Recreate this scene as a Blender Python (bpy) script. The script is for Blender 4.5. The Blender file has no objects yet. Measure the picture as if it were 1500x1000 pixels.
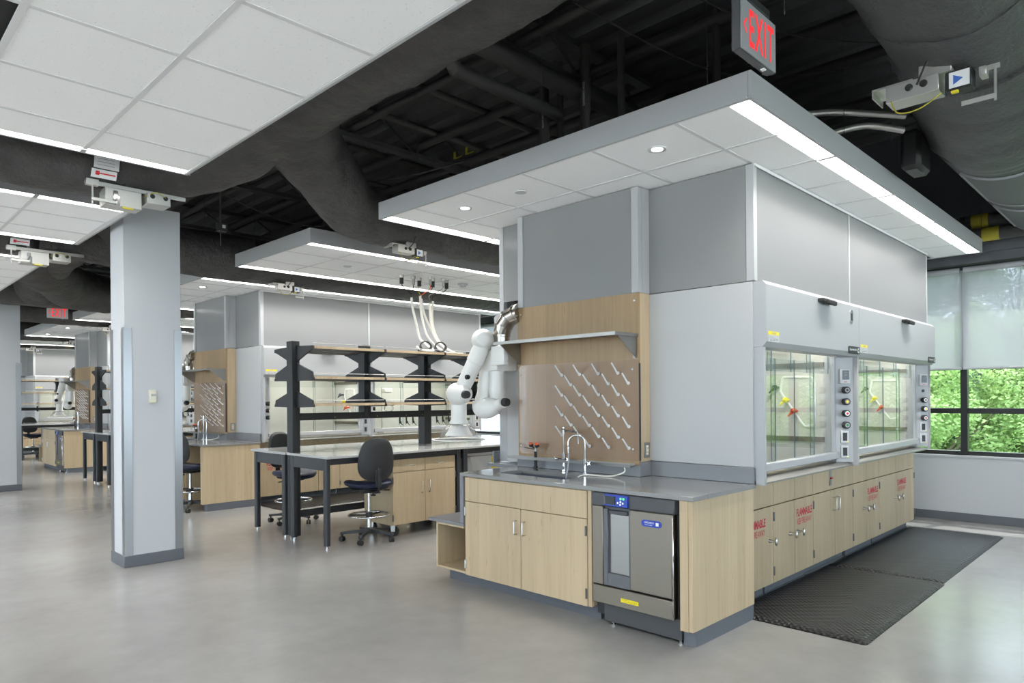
import bpy, bmesh, math, random
from mathutils import Vector, Matrix, noise
R_ = random.Random(7)
SC = bpy.context.scene
COL = SC.collection
PI = math.pi

# ------------------------------------------------------------------ camera
cam_d = bpy.data.cameras.new('camera')
cam = bpy.data.objects.new('camera', cam_d)
COL.objects.link(cam)
F, YAW, ROLL, CY, EYE = 1006.46, .780368, -.0077288, 583.08, 1.51
fw = Vector((math.cos(YAW), math.sin(YAW), 0))
rt = Vector((math.sin(YAW), -math.cos(YAW), 0))
up = Vector((0, 0, 1))
r2 = rt * math.cos(ROLL) + up * math.sin(ROLL)
u2 = rt * -math.sin(ROLL) + up * math.cos(ROLL)
cam.matrix_world = Matrix(((r2.x, u2.x, -fw.x, 0), (r2.y, u2.y, -fw.y, 0), (r2.z, u2.z, -fw.z, EYE), (0, 0, 0, 1)))
cam_d.sensor_width = 36
cam_d.lens = F / 1500 * 36
cam_d.shift_y = (CY - 500) / 1500
cam_d.clip_start = .05
cam_d.clip_end = 300
SC.camera = cam
# ------------------------------------------------------------------ world, sun, exposure
w = bpy.data.worlds.new('sky'); SC.world = w; w.use_nodes = True
nt = w.node_tree
bg = nt.nodes['Background']
bg.inputs[0].default_value = (.80, .90, 1, 1)
bg.inputs[1].default_value = 1.7
sun_d = bpy.data.lights.new('sun', 'SUN'); sun_d.energy = 4.0; sun_d.angle = .02; sun_d.color = (1, .96, .9)
sun = bpy.data.objects.new('sun', sun_d); COL.objects.link(sun)
sun.rotation_euler = Vector((-.36, .10, -.93)).to_track_quat('-Z', 'Y').to_euler()
SC.view_settings.view_transform = 'Standard'
SC.view_settings.look = 'None'
SC.view_settings.gamma = 1
SC.view_settings.use_curve_mapping = False
SC.view_settings.exposure = 2.08
LAMP = 28.0         # watts per square metre of strip light lens
SPREAD = math.radians(135)
SC.cycles.max_bounces = 10
SC.cycles.transparent_max_bounces = 16
SC.cycles.diffuse_bounces = 5
SC.cycles.glossy_bounces = 4
SC.cycles.sample_clamp_indirect = 6
SC.cycles.use_light_tree = True

# ------------------------------------------------------------------ materials
MT = {}
def mat(name, col=(.8, .8, .8), rough=.5, metal=0, emit=0, spec=.5, coat=0, alpha=1):
    m = bpy.data.materials.new(name); m.use_nodes = True
    b = m.node_tree.nodes['Principled BSDF']
    b.inputs['Base Color'].default_value = (*col, 1)
    b.inputs['Roughness'].default_value = rough
    b.inputs['Metallic'].default_value = metal
    b.inputs['Specular IOR Level'].default_value = spec
    b.inputs['Coat Weight'].default_value = coat
    b.inputs['Alpha'].default_value = alpha
    if emit:
        b.inputs['Emission Color'].default_value = (*col, 1)
        b.inputs['Emission Strength'].default_value = emit
    MT[name] = m
    return m
def nodes(m):
    t = m.node_tree
    return t, t.nodes, t.links, t.nodes['Principled BSDF']
def coords(m, scale, kind='Object'):
    t, N, L, b = nodes(m)
    tc = N.new('ShaderNodeTexCoord'); mp = N.new('ShaderNodeMapping')
    mp.inputs['Scale'].default_value = scale
    L.new(tc.outputs[kind], mp.inputs[0])
    return mp
def ramp(m, src, stops):
    t, N, L, b = nodes(m)
    r = N.new('ShaderNodeValToRGB')
    e = r.color_ramp.elements
    while len(e) < len(stops): e.new(.5)
    for i, (p, c) in enumerate(stops):
        e[i].position = p; e[i].color = (*c, 1)
    L.new(src, r.inputs[0])
    return r
def noisetex(m, scale3, scale=1, detail=4, rough=.6, kind='Object'):
    t, N, L, b = nodes(m)
    mp = coords(m, scale3, kind)
    n = N.new('ShaderNodeTexNoise')
    n.inputs['Scale'].default_value = scale; n.inputs['Detail'].default_value = detail; n.inputs['Roughness'].default_value = rough
    L.new(mp.outputs[0], n.inputs[0])
    return n
def bump(m, src, strength, dist=.01):
    t, N, L, b = nodes(m)
    k = N.new('ShaderNodeBump'); k.inputs['Strength'].default_value = strength; k.inputs['Distance'].default_value = dist
    L.new(src, k.inputs['Height']); L.new(k.outputs[0], b.inputs['Normal'])
    return k

def wood(name, a, b_, c):
    m = mat(name, a, .42)
    t, N, L, b = nodes(m)
    n = noisetex(m, (30, 30, 1.6), 1, 5, .65)
    r = ramp(m, n.outputs[0], [(.30, c), (.48, a), (.72, b_)])
    # broad veneer strips
    tc = N.new('ShaderNodeTexCoord'); sp = N.new('ShaderNodeSeparateXYZ'); L.new(tc.outputs['Object'], sp.inputs[0])
    ad = N.new('ShaderNodeMath'); ad.operation = 'ADD'; L.new(sp.outputs[0], ad.inputs[0]); L.new(sp.outputs[1], ad.inputs[1])
    ml = N.new('ShaderNodeMath'); ml.operation = 'MULTIPLY'; ml.inputs[1].default_value = 8.5; L.new(ad.outputs[0], ml.inputs[0])
    fl = N.new('ShaderNodeMath'); fl.operation = 'FLOOR'; L.new(ml.outputs[0], fl.inputs[0])
    wn = N.new('ShaderNodeTexWhiteNoise'); wn.noise_dimensions = '1D'; L.new(fl.outputs[0], wn.inputs['W'])
    mr = N.new('ShaderNodeMapRange'); mr.inputs[3].default_value = .90; mr.inputs[4].default_value = 1.05; L.new(wn.outputs[0], mr.inputs[0])
    mx = N.new('ShaderNodeVectorMath'); mx.operation = 'SCALE'; L.new(r.outputs[0], mx.inputs[0]); L.new(mr.outputs[0], mx.inputs['Scale'])
    # little dark flecks
    n2 = noisetex(m, (60, 60, 7), 1, 2, .5)
    r2_ = ramp(m, n2.outputs[0], [(.24, (.80, .72, .62)), (.32, (1, 1, 1))])
    m2 = N.new('ShaderNodeVectorMath'); m2.operation = 'MULTIPLY'; L.new(mx.outputs[0], m2.inputs[0]); L.new(r2_.outputs[0], m2.inputs[1])
    L.new(m2.outputs[0], b.inputs['Base Color'])
    return m
wood('maple', (.50, .385, .245), (.53, .415, .272), (.455, .34, .207))
wood('maple_shaded', (.335, .222, .113), (.365, .245, .128), (.295, .19, .092))  # shade on the chase front is put into this darker maple

m = mat('floor', (.40, .395, .38), .20)
n = noisetex(m, (1, 1, 1), .55, 6, .55); n2 = noisetex(m, (1, 1, 1), 6, 5, .6)
t, N, L, b = nodes(m)
r = ramp(m, n.outputs[0], [(.3, (.215, .207, .196)), (.7, (.298, .293, .284))])
rr = ramp(m, n2.outputs[0], [(.3, (.94, .94, .94)), (.7, (1.04, 1.04, 1.04))])
mx = N.new('ShaderNodeVectorMath'); mx.operation = 'MULTIPLY'; L.new(r.outputs[0], mx.inputs[0]); L.new(rr.outputs[0], mx.inputs[1]); L.new(mx.outputs[0], b.inputs['Base Color'])
n3 = noisetex(m, (1, 1, 1), 45, 3, .6); bump(m, n3.outputs[0], .05, .01)

m = mat('ceiling_tile', (.72, .72, .725), .9)
n = noisetex(m, (1, 1, 1), 85, 3, .7)
t, N, L, b = nodes(m)
r = ramp(m, n.outputs[0], [(.28, (.66, .66, .66)), (.36, (.94, .94, .945))]); L.new(r.outputs[0], b.inputs['Base Color'])
mat('tee', (.70, .70, .705), .5)
mat('fascia', (.37, .373, .38), .45)
mat('post_paint', (.40, .405, .41), .4)
mat('label_and_lit_face', (.50, .50, .50), .5)
mat('backing', (.03, .03, .03), .9)
mat('white_paint', (.55, .555, .56), .45)
mat('white_wall', (.47, .482, .50), .6)
mat('hood_white', (.375, .38, .388), .36)
mat('hood_panel', (.445, .445, .442), .42)
mat('hood_liner', (.60, .592, .545), .5)
mat('bench_top_sheen', (.42, .418, .41), .13)  # lighter base colour stands in for the hoods reflected in the tops
mat('epoxy', (.185, .185, .195), .28)
mat('epoxy_top', (.235, .232, .228), .13)
mat('base_vinyl', (.105, .112, .128), .5)
mat('grey_seat_top', (.42, .42, .42), .3)
m = mat('steel', (.34, .33, .31), .34, 1)
n = noisetex(m, (3, 3, 60), 1, 4, .6); t, N, L, b = nodes(m)
rq = N.new('ShaderNodeMapRange'); rq.inputs[3].default_value = .26; rq.inputs[4].default_value = .48; L.new(n.outputs[0], rq.inputs[0]); L.new(rq.outputs[0], b.inputs['Roughness'])
mat('steel_dark', (.24, .212, .175), .42, .8)
mat('guard_steel', (.30, .303, .307), .3, 1)
mat('elbow_steel', (.42, .39, .35), .2, 1)
mat('galv', (.58, .565, .53), .4, .85)
mat('chrome', (.62, .62, .62), .1, 1)
mat('pull', (.55, .54, .52), .3, 1)
mat('hinge', (.17, .17, .17), .4, .8)
mat('black', (.016, .0165, .0175), .5)
mat('rack_metal', (.0135, .0140, .0150), .45)
mat('frame_metal', (.030, .032, .036), .4)
mat('dw_plastic', (.058, .059, .063), .4)
mat('dw_grey', (.115, .12, .13), .45)
mat('upholstery', (.010, .014, .040), .5)
mat('seat_plastic', (.020, .020, .021), .55)
mat('wire', (.12, .12, .12), .4, .6)
mat('deck', (.10, .10, .101), .6)
mat('pipe_black', (.085, .083, .081), .5)
mat('blind_rail', (.42, .43, .45), .5)
mat('bulkhead', (.105, .112, .125), .6)
mat('frame_black', (.012, .012, .013), .4)
mat('arm_white', (.74, .725, .69), .32)
mat('rubber', (.016, .016, .016), .6)
mat('red', (.62, .018, .03), .5)
mat('red_print', (.50, .012, .04), .6)
mat('yellow', (.80, .66, .02), .5)
mat('yellow_dim', (.42, .36, .03), .6)
mat('orange', (.72, .10, .02), .45)
mat('green', (.02, .28, .05), .5)
mat('blue', (.015, .045, .36), .35)
mat('blue_print', (.05, .14, .5), .5)
mat('white_print', (.80, .80, .80), .5)
mat('grey_print', (.33, .33, .35), .6)
mat('ivory', (.62, .59, .48), .5)
mat('peg_white', (.80, .80, .80), .4)
mat('hose_white', (.74, .71, .64), .5)
mat('screen', (.012, .02, .018), .15)
mat('knob_white', (.75, .75, .74), .4)
mat('exit_face', (.24, .245, .25), .45)
mat('exit_red', (.9, .02, .025), .5, emit=.22)
mat('lens', (1, .985, .95), .5, emit=2.2)
mat('downlight_lens', (1, .95, .86), .5, emit=5)
mat('hood_lamp', (1, .975, .92), .5, emit=7)
mat('green_led', (.1, .8, .15), .5, emit=.5)
mat('basin', (.10, .115, .15), .35)
mat('bark', (.10, .075, .055), .9)
mat('soil', (.20, .16, .11), .95)
mat('paving', (.62, .61, .58), .9)
mat('grass', (.10, .20, .05), .9)
mat('glass_edge', (.13, .22, .22), .2)
mat('sash_edge', (.10, .16, .175), .25)
# leaves
for nm, c0, c1 in (('leaf_bright', (.27, .41, .14), (.50, .64, .28)), ('leaf_dark', (.08, .16, .10), (.20, .31, .19))):
    m = mat(nm, c0, .6)
    n = noisetex(m, (1, 1, 1), 1.7, 4, .7); t, N, L, b = nodes(m)
    r = ramp(m, n.outputs[0], [(.35, c0), (.65, c1)]); L.new(r.outputs[0], b.inputs['Base Color'])
    tr = N.new('ShaderNodeBsdfTranslucent'); L.new(r.outputs[0], tr.inputs[0])
    ms = N.new('ShaderNodeMixShader'); ms.inputs[0].default_value = .4
    L.new(b.outputs[0], ms.inputs[1]); L.new(tr.outputs[0], ms.inputs[2]); L.new(ms.outputs[0], N['Material Output'].inputs[0])
# rubber mat relief
m = mat('mat_rubber', (.009, .009, .0095), .34, spec=.3)
t, N, L, b = nodes(m)
mp = coords(m, (34, 34, 34)); mp.inputs['Rotation'].default_value = (0, 0, PI / 4)
ck = N.new('ShaderNodeTexVoronoi'); ck.inputs['Scale'].default_value = 1; ck.inputs['Randomness'].default_value = 0; L.new(mp.outputs[0], ck.inputs[0])
bump(m, ck.outputs['Distance'], 1.0, .02)
# duct wrap
m = mat('duct_wrap', (.05, .048, .047), .55)
n = noisetex(m, (1, 1, 1), 5, 6, .62); bump(m, n.outputs[0], .7, .06)
t, N, L, b = nodes(m)
r = ramp(m, n.outputs[0], [(.3, (.036, .034, .033)), (.7, (.072, .068, .065))]); L.new(r.outputs[0], b.inputs['Base Color'])
m = mat('duct_wrap_grey', (.060, .060, .062), .5)
n = noisetex(m, (.5, 1, 1), 8, 6, .7); bump(m, n.outputs[0], .7, .06)
mat('grille_grey', (.10, .103, .11), .6)
mat('frame_grey', (.26, .265, .275), .5)
mat('duct_spiral', (.085, .087, .092), .45, .2)
# clear panes: thin, tinted, reflecting more at grazing angles
def pane(name, tint, refl=1.0, haze=0, hcol=(.8, .8, .8), rough=.0):
    m = bpy.data.materials.new(name); m.use_nodes = True; MT[name] = m
    N = m.node_tree.nodes; L = m.node_tree.links; N.clear()
    o = N.new('ShaderNodeOutputMaterial'); tr = N.new('ShaderNodeBsdfTransparent'); tr.inputs[0].default_value = (*tint, 1)
    gl = N.new('ShaderNodeBsdfGlossy'); gl.inputs['Roughness'].default_value = rough
    fr = N.new('ShaderNodeFresnel'); fr.inputs[0].default_value = 1.45
    ml = N.new('ShaderNodeMath'); ml.operation = 'MULTIPLY'; ml.inputs[1].default_value = refl; ml.use_clamp = True; L.new(fr.outputs[0], ml.inputs[0])
    src = tr
    if haze:
        df = N.new('ShaderNodeBsdfDiffuse'); df.inputs[0].default_value = (*hcol, 1)
        mh = N.new('ShaderNodeMixShader'); mh.inputs[0].default_value = haze
        L.new(tr.outputs[0], mh.inputs[1]); L.new(df.outputs[0], mh.inputs[2]); src = mh
    mx = N.new('ShaderNodeMixShader'); L.new(ml.outputs[0], mx.inputs[0]); L.new(src.outputs[0], mx.inputs[1]); L.new(gl.outputs[0], mx.inputs[2])
    L.new(mx.outputs[0], o.inputs[0])
    return m
pane('sash_glass', (.95, .97, .96), .26)
pane('window_glass', (.93, .96, .97), .6)
pane('dome_glass', (.985, .985, .985), .55, .02)
pane('screen_mesh', (.92, .92, .92), .45, .80, (.30, .30, .303), .2)
pane('screen_glass', (.92, .92, .92), .5, .92, (.255, .257, .262), .3)
pane('acrylic', (.95, .92, .90), .22, .03, rough=.3)
# roller shade: fabric that lets some light through
m = bpy.data.materials.new('shade_fabric'); m.use_nodes = True; MT['shade_fabric'] = m
N = m.node_tree.nodes; L = m.node_tree.links; N.clear()
o = N.new('ShaderNodeOutputMaterial'); tr = N.new('ShaderNodeBsdfTransparent'); tl = N.new('ShaderNodeBsdfTranslucent'); df = N.new('ShaderNodeBsdfDiffuse')
tl.inputs[0].default_value = (.58, .57, .61, 1); df.inputs[0].default_value = (.6, .61, .63, 1); tr.inputs[0].default_value = (.80, .80, .84, 1)
a1 = N.new('ShaderNodeMixShader'); a1.inputs[0].default_value = .45; a2 = N.new('ShaderNodeMixShader'); a2.inputs[0].default_value = .36
L.new(tl.outputs[0], a1.inputs[1]); L.new(df.outputs[0], a1.inputs[2]); L.new(a1.outputs[0], a2.inputs[1]); L.new(tr.outputs[0], a2.inputs[2]); L.new(a2.outputs[0], o.inputs[0])

# ------------------------------------------------------------------ mesh builder
class MB:
    def __init__(s): s.v = []; s.f = []; s.m = []
    def add(s, vs, fs, mi=0):
        o = len(s.v); s.v += [tuple(p) for p in vs]
        for f in fs: s.f.append([i + o for i in f]); s.m.append(mi)
        return s
    def box(s, x0, x1, y0, y1, z0, z1, b=0, mi=0):
        x0, x1 = min(x0, x1), max(x0, x1); y0, y1 = min(y0, y1), max(y0, y1); z0, z1 = min(z0, z1), max(z0, z1)
        b = min(b, (x1 - x0) * .45, (y1 - y0) * .45, (z1 - z0) * .45)
        if b <= 0:
            vs = [(x, y, z) for z in (z0, z1) for y in (y0, y1) for x in (x0, x1)]
            return s.add(vs, [(0, 2, 3, 1), (4, 5, 7, 6), (0, 1, 5, 4), (2, 6, 7, 3), (0, 4, 6, 2), (1, 3, 7, 5)], mi)
        X, Y, Z = (x0, x1), (y0, y1), (z0, z1); vs = []; ix = {}
        for i in (0, 1):
            for j in (0, 1):
                for k in (0, 1):
                    dx, dy, dz = (b if i == 0 else -b), (b if j == 0 else -b), (b if k == 0 else -b)
                    for a, p in enumerate(((X[i], Y[j] + dy, Z[k] + dz), (X[i] + dx, Y[j], Z[k] + dz), (X[i] + dx, Y[j] + dy, Z[k]))):
                        ix[i, j, k, a] = len(vs); vs.append(p)
        fs = []
        for i in (0, 1):
            q = [ix[i, j, k, 0] for j, k in ((0, 0), (1, 0), (1, 1), (0, 1))]; fs.append(q if i else q[::-1])
            q = [ix[j, i, k, 1] for j, k in ((0, 0), (1, 0), (1, 1), (0, 1))]; fs.append(q[::-1] if i else q)
            q = [ix[j, k, i, 2] for j, k in ((0, 0), (1, 0), (1, 1), (0, 1))]; fs.append(q if i else q[::-1])
        for i in (0, 1):
            for j in (0, 1):
                fs.append([ix[i, j, 0, 0], ix[i, j, 1, 0], ix[i, j, 1, 1], ix[i, j, 0, 1]])
                fs.append([ix[i, 0, j, 0], ix[i, 1, j, 0], ix[i, 1, j, 2], ix[i, 0, j, 2]])
                fs.append([ix[0, i, j, 1], ix[1, i, j, 1], ix[1, i, j, 2], ix[0, i, j, 2]])
                for k in (0, 1): fs.append([ix[i, j, k, 0], ix[i, j, k, 1], ix[i, j, k, 2]])
        return s.add(vs, fs, mi)
    def prism(s, poly, ax, a, b, mi=0):
        n = len(poly)
        def P(p, t): return (t, p[0], p[1]) if ax == 'x' else (p[0], t, p[1]) if ax == 'y' else (p[0], p[1], t)
        vs = [P(p, a) for p in poly] + [P(p, b) for p in poly]
        fs = [list(range(n)), list(range(n, 2 * n))[::-1]] + [[i, i + n, (i + 1) % n + n, (i + 1) % n] for i in range(n)]
        return s.add(vs, fs, mi)
    def tube(s, pts, r, n=10, caps=True, mi=0, jit=0, seed=0, closed=False):
        pts = [Vector(p) for p in pts]; k = len(pts)
        rs = r if isinstance(r, (list, tuple)) else [r] * k
        base = len(s.v); vs = []; u = None
        for i, p in enumerate(pts):
            if closed: d = pts[(i + 1) % k] - pts[i - 1]
            else: d = pts[min(i + 1, k - 1)] - pts[max(i - 1, 0)]
            d.normalize()
            if u is None: u = d.orthogonal().normalized()
            u = (u - d * u.dot(d)).normalized(); w_ = d.cross(u)
            for j in range(n):
                a = 2 * PI * j / n; q = u * math.cos(a) + w_ * math.sin(a); rr = rs[i]
                if jit:
                    c = p + q * rr
                    rr += jit * (noise.noise(c * 3.1 + Vector((seed, 0, 0))) + .6 * noise.noise(c * 8 + Vector((0, seed, 0))))
                vs.append(p + q * rr)
        fs = []
        for i in range(k if closed else k - 1):
            for j in range(n):
                i2 = (i + 1) % k
                fs.append([i * n + j, i * n + (j + 1) % n, i2 * n + (j + 1) % n, i2 * n + j])
        if caps and not closed:
            fs.append(list(range(n))[::-1]); fs.append([(k - 1) * n + j for j in range(n)])
        return s.add(vs, fs, mi)
    def cyl(s, p0, p1, r, r1=None, n=16, mi=0):
        return s.tube([p0, p1], [r, r if r1 is None else r1], n, True, mi)
    def lathe(s, prof, c, n=24, ax='z', mi=0):
        vs = []; fs = []
        for r, h in prof:
            for j in range(n):
                a = 2 * PI * j / n; x, y = r * math.cos(a), r * math.sin(a)
                vs.append((c[0] + x, c[1] + y, c[2] + h) if ax == 'z' else (c[0] + h, c[1] + x, c[2] + y) if ax == 'x' else (c[0] + y, c[1] + h, c[2] + x))
        k = len(prof)
        for i in range(k - 1):
            for j in range(n): fs.append([i * n + j, i * n + (j + 1) % n, (i + 1) * n + (j + 1) % n, (i + 1) * n + j])
        if prof[0][0] > 1e-5: fs.append(list(range(n))[::-1])
        if prof[-1][0] > 1e-5: fs.append([(k - 1) * n + j for j in range(n)])
        return s.add(vs, fs, mi)
    def quad(s, a, b, c, d, mi=0): return s.add([a, b, c, d], [(0, 1, 2, 3)], mi)
    def rot(s, ang, c=(0, 0, 0), ax='Z'):
        M = Matrix.Translation(c) @ Matrix.Rotation(ang, 4, ax) @ Matrix.Translation(-Vector(c))
        s.v = [tuple(M @ Vector(p)) for p in s.v]; return s
    def mesh(s, name, mats, off=(0, 0, 0), flat=False):
        me = bpy.data.meshes.new(name)
        me.from_pydata([(p[0] - off[0], p[1] - off[1], p[2] - off[2]) for p in s.v], [], s.f)
        for q in ([mats] if isinstance(mats, str) else mats): me.materials.append(MT[q])
        if any(s.m): me.polygons.foreach_set('material_index', s.m)
        bm = bmesh.new(); bm.from_mesh(me); bmesh.ops.recalc_face_normals(bm, faces=bm.faces); bm.to_mesh(me); bm.free()
        if not flat:
            me.polygons.foreach_set('use_smooth', [True] * len(me.polygons))
            me.set_sharp_from_angle(angle=math.radians(38))
        me.update()
        return me
def rounded(x0, x1, y0, y1, r, n=5):
    out = []
    for cx, cy, a0 in ((x1 - r, y1 - r, 0), (x0 + r, y1 - r, PI / 2), (x0 + r, y0 + r, PI), (x1 - r, y0 + r, 1.5 * PI)):
        for i in range(n + 1):
            a = a0 + PI / 2 * i / n; out.append((cx + r * math.cos(a), cy + r * math.sin(a)))
    return out
def smooth(pts, per=6):
    P = [Vector(p) for p in pts]; out = []
    for i in range(len(P) - 1):
        a = P[max(i - 1, 0)]; b = P[i]; c = P[i + 1]; d = P[min(i + 2, len(P) - 1)]
        for k in range(per):
            t = k / per
            out.append(.5 * ((2 * b) + (c - a) * t + (2 * a - 5 * b + 4 * c - d) * t * t + (3 * b - a - 3 * c + d) * t ** 3))
    out.append(P[-1]); return out
def arc(c, r, a0, a1, plane, n=8):
    out = []
    for i in range(n + 1):
        a = a0 + (a1 - a0) * i / n; u, v = r * math.cos(a), r * math.sin(a)
        out.append((c[0] + u, c[1] + v, c[2]) if plane == 'xy' else (c[0] + u, c[1], c[2] + v) if plane == 'xz' else (c[0], c[1] + u, c[2] + v))
    return out

# ------------------------------------------------------------------ objects
def link(name, data, parent=None):
    o = bpy.data.objects.new(name, data); COL.objects.link(o)
    if parent: o.parent = parent
    return o
def tag(o, label=None, cat=None, group=None, kind=None):
    if label: o['label'] = label
    if cat: o['category'] = cat
    if group: o['group'] = group
    if kind: o['kind'] = kind
    return o
def thing(name, label, cat, loc=(0, 0, 0), group=None):
    o = link(name, None); o.location = loc; o.empty_display_size = .1
    return tag(o, label, cat, group)
def wloc(o):
    p = Vector((0, 0, 0))
    while o: p += Vector(o.location); o = o.parent
    return p
def part(name, mb, mats, parent, label=None, kind=None, flat=False):
    o = link(name, mb.mesh(name, mats, wloc(parent), flat), parent)
    return tag(o, label, None, None, kind)
def single(name, mb, mats, label, cat, group=None, kind=None):
    xs = [p[0] for p in mb.v]; ys = [p[1] for p in mb.v]; zs = [p[2] for p in mb.v]
    c = ((min(xs) + max(xs)) / 2, (min(ys) + max(ys)) / 2, min(zs))
    o = link(name, mb.mesh(name, mats, c)); o.location = c
    return tag(o, label, cat, group, kind)
def struct(name, mb, mats, parent=None):
    if parent: return part(name, mb, mats, parent)
    o = link(name, mb.mesh(name, mats))
    return tag(o, kind='structure')
def copy_tree(o, parent=None):
    c = o.copy(); COL.objects.link(c); c.parent = parent
    for ch in list(o.children): copy_tree(ch, c)
    return c
def dup(o, d=(0, 0, 0), label=None, group=None, rotz=None, loc=None):
    c = copy_tree(o)
    c.location = Vector(loc) if loc is not None else Vector(o.location) + Vector(d)
    if rotz is not None: c.rotation_euler = (0, 0, rotz)
    if label: c['label'] = label
    if group: c['group'] = group
    return c
REP = []        # (root, label template, which modules)
def rep(o, tpl, ks, group=None):
    o['label'] = tpl.format(WH[0]) if '{' in tpl else tpl
    if group: o['group'] = group
    REP.append((o, tpl, ks))
    return o
PITCH = 7.40
WH = ['nearest hood island', 'second hood island', 'third hood island', 'farthest hood island']
BE = ['first shelving bench', 'second shelving bench', 'third shelving bench']
TXT = {}
def text_geo(s, bold=.0):
    if (s, bold) in TXT: return TXT[s, bold]
    cu = bpy.data.curves.new('t', 'FONT'); cu.body = s; cu.size = 1; cu.space_character = 1.22 if s == 'EXIT' else 1; cu.resolution_u = 2; cu.offset = bold; cu.fill_mode = 'FRONT'
    o = bpy.data.objects.new('t', cu); COL.objects.link(o)
    bpy.context.view_layer.update()
    me = bpy.data.meshes.new_from_object(o.evaluated_get(bpy.context.evaluated_depsgraph_get()))
    vs = [tuple(v.co) for v in me.vertices]; fs = [list(p.vertices) for p in me.polygons]
    bpy.data.objects.remove(o); bpy.data.curves.remove(cu); bpy.data.meshes.remove(me)
    xs = [v[0] for v in vs]; ys = [v[1] for v in vs]
    x0, x1, y0, y1 = min(xs), max(xs), min(ys), max(ys)
    TXT[s, bold] = ([((x - x0) / (x1 - x0), (y - y0) / (y1 - y0)) for x, y, z in vs], fs)
    return TXT[s, bold]
def text(mb, s, org, u, v, bold=.0, mi=0):
    """lettering on a surface: org = lower left corner, u/v = full width and height vectors"""
    vs, fs = text_geo(s, bold); org, u, v = Vector(org), Vector(u), Vector(v)
    return mb.add([org + u * a + v * b for a, b in vs], fs, mi)

# ================================================================== the setting
struct('floor', MB().box(-7, 9.62, -6, 30, -.1, 0), 'floor')
# metal deck: slab with trapezoid ribs running along y
mb = MB().box(-7, 9.7, -6, 30, 4.75, 4.9)
deck = struct('ceiling', mb, 'deck')
x = -6.9
while x < 9.5:
    if x > 2.2: struct('rib', MB().prism([(x, 4.75), (x + .03, 4.68), (x + .12, 4.68), (x + .15, 4.75)], 'y', -5.9, 29.9), 'deck', deck)
    x += .305
for y in (-1.2, 1.35, 3.9, 6.4, 8.9, 11.5, 14, 16.5, 19):   # open joists: chords and web
    mb = MB().box(-6.9, 9.6, y - .05, y + .05, 4.62, 4.67).box(-6.9, 9.6, y - .05, y + .05, 4.30, 4.35)
    k = 0; x = -6.8
    while x < 9.3:
        a, b = (4.34, 4.63) if k % 2 == 0 else (4.63, 4.34)
        mb.cyl((x, y, a), (x + .45, y, b), .014, n=5); x += .45; k += 1
    struct('joist', mb, 'deck', deck)
# unseen walls behind the camera, their glazing added to let in fill daylight
def glazed(name, along, a, b, at):
    def bx(mb, u0, u1, z0, z1, d0=0, d1=.1): return mb.box(at + d0, at + d1, u0, u1, z0, z1) if along == 'y' else mb.box(u0, u1, at + d0, at + d1, z0, z1)
    mb = MB(); bx(mb, a, b, 0, .78); bx(mb, a, b, 3.05, 4.75)
    w_ = struct(name, mb, 'white_wall')
    u = a
    while u < b + .1:
        part('mullion', bx(MB(), max(u - .03, a), min(u + .03, b), .78, 3.05, .02, .08), 'frame_black', w_); u += (b - a) / round((b - a) / 1.52)
    part('pane', bx(MB(), a, b, .781, 3.049, .048, .054), 'window_glass', w_)
glazed('wall_left', 'y', -6, 30, -7.1)
glazed('wall_front', 'x', -7, 9.62, -6.1)
struct('wall_back', MB().box(-7, 9.62, 30, 30.1, 0, 4.75), 'white_wall')
# window wall
WX = 9.62
wr = struct('wall_right', MB().box(WX, WX + .2, -6, 30, 0, .78).box(WX - .012, WX + .2, -6, 30, .762, .785), 'white_wall')
struct('trim_1', MB().box(WX - .10, WX + .2, -6, 30, 3.05, 3.155).box(WX - .14, WX + .2, -6, 30, 3.155, 4.75), 'bulkhead')
struct('baseboard_right', MB().box(WX - .012, WX, -6, 30, 0, .10, .003), 'base_vinyl')
BAY = 1.52
bays = [1.945 + BAY * i for i in range(-5, 19)]
for i, y0 in enumerate(bays[:-1]):
    y1 = y0 + BAY
    mb = MB().box(WX + .04, WX + .14, y0 - .035, y0 + .035, .785, 3.05, .003)
    mb.box(WX + .04, WX + .14, y0 + .035, y1 - .035, .785, .835, .003).box(WX + .04, WX + .14, y0 + .035, y1 - .035, 1.285, 1.35, .003).box(WX + .04, WX + .14, y0 + .035, y1 - .035, 2.99, 3.05)
    wn = struct('window_%d' % (i + 1), mb, 'frame_black')
    for z0, z1 in ((.835, 1.285), (1.35, 2.99)):
        part('pane', MB().box(WX + .085, WX + .093, y0 + .036, y1 - .036, z0 + .001, z1 - .001), 'window_glass', wn)
    if not 3 <= i <= 10: continue
    t = thing('roller_shade', '', 'shade', (WX - .02, (y0 + y1) / 2, 1.8))
    part('fabric', MB().box(WX - .022, WX - .020, y0 + .001, y1 - .001, 1.83, 2.99), 'shade_fabric', t)
    part('hem_bar', MB().tube([(WX - .021, y0 + .006, 1.82), (WX - .021, y1 - .006, 1.82)], .014, 8), 'blind_rail', t)
    part('roller', MB().tube([(WX - .03, y0 + .02, 2.99), (WX - .03, y1 - .02, 2.99)], .034, 12), 'blind_rail', t)
    if i == 4: tag(t, 'white translucent roller shade at the right edge, right of the dark mullion')
    elif i == 5: tag(t, 'white translucent roller shade just behind the fume hoods, left of the mullion')
    else: tag(t, 'white roller shade on the window wall, %s window from the near corner' % ['', '', '', 'fourth', '', '', 'seventh', 'eighth', 'ninth', 'tenth', 'eleventh'][i])
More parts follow.
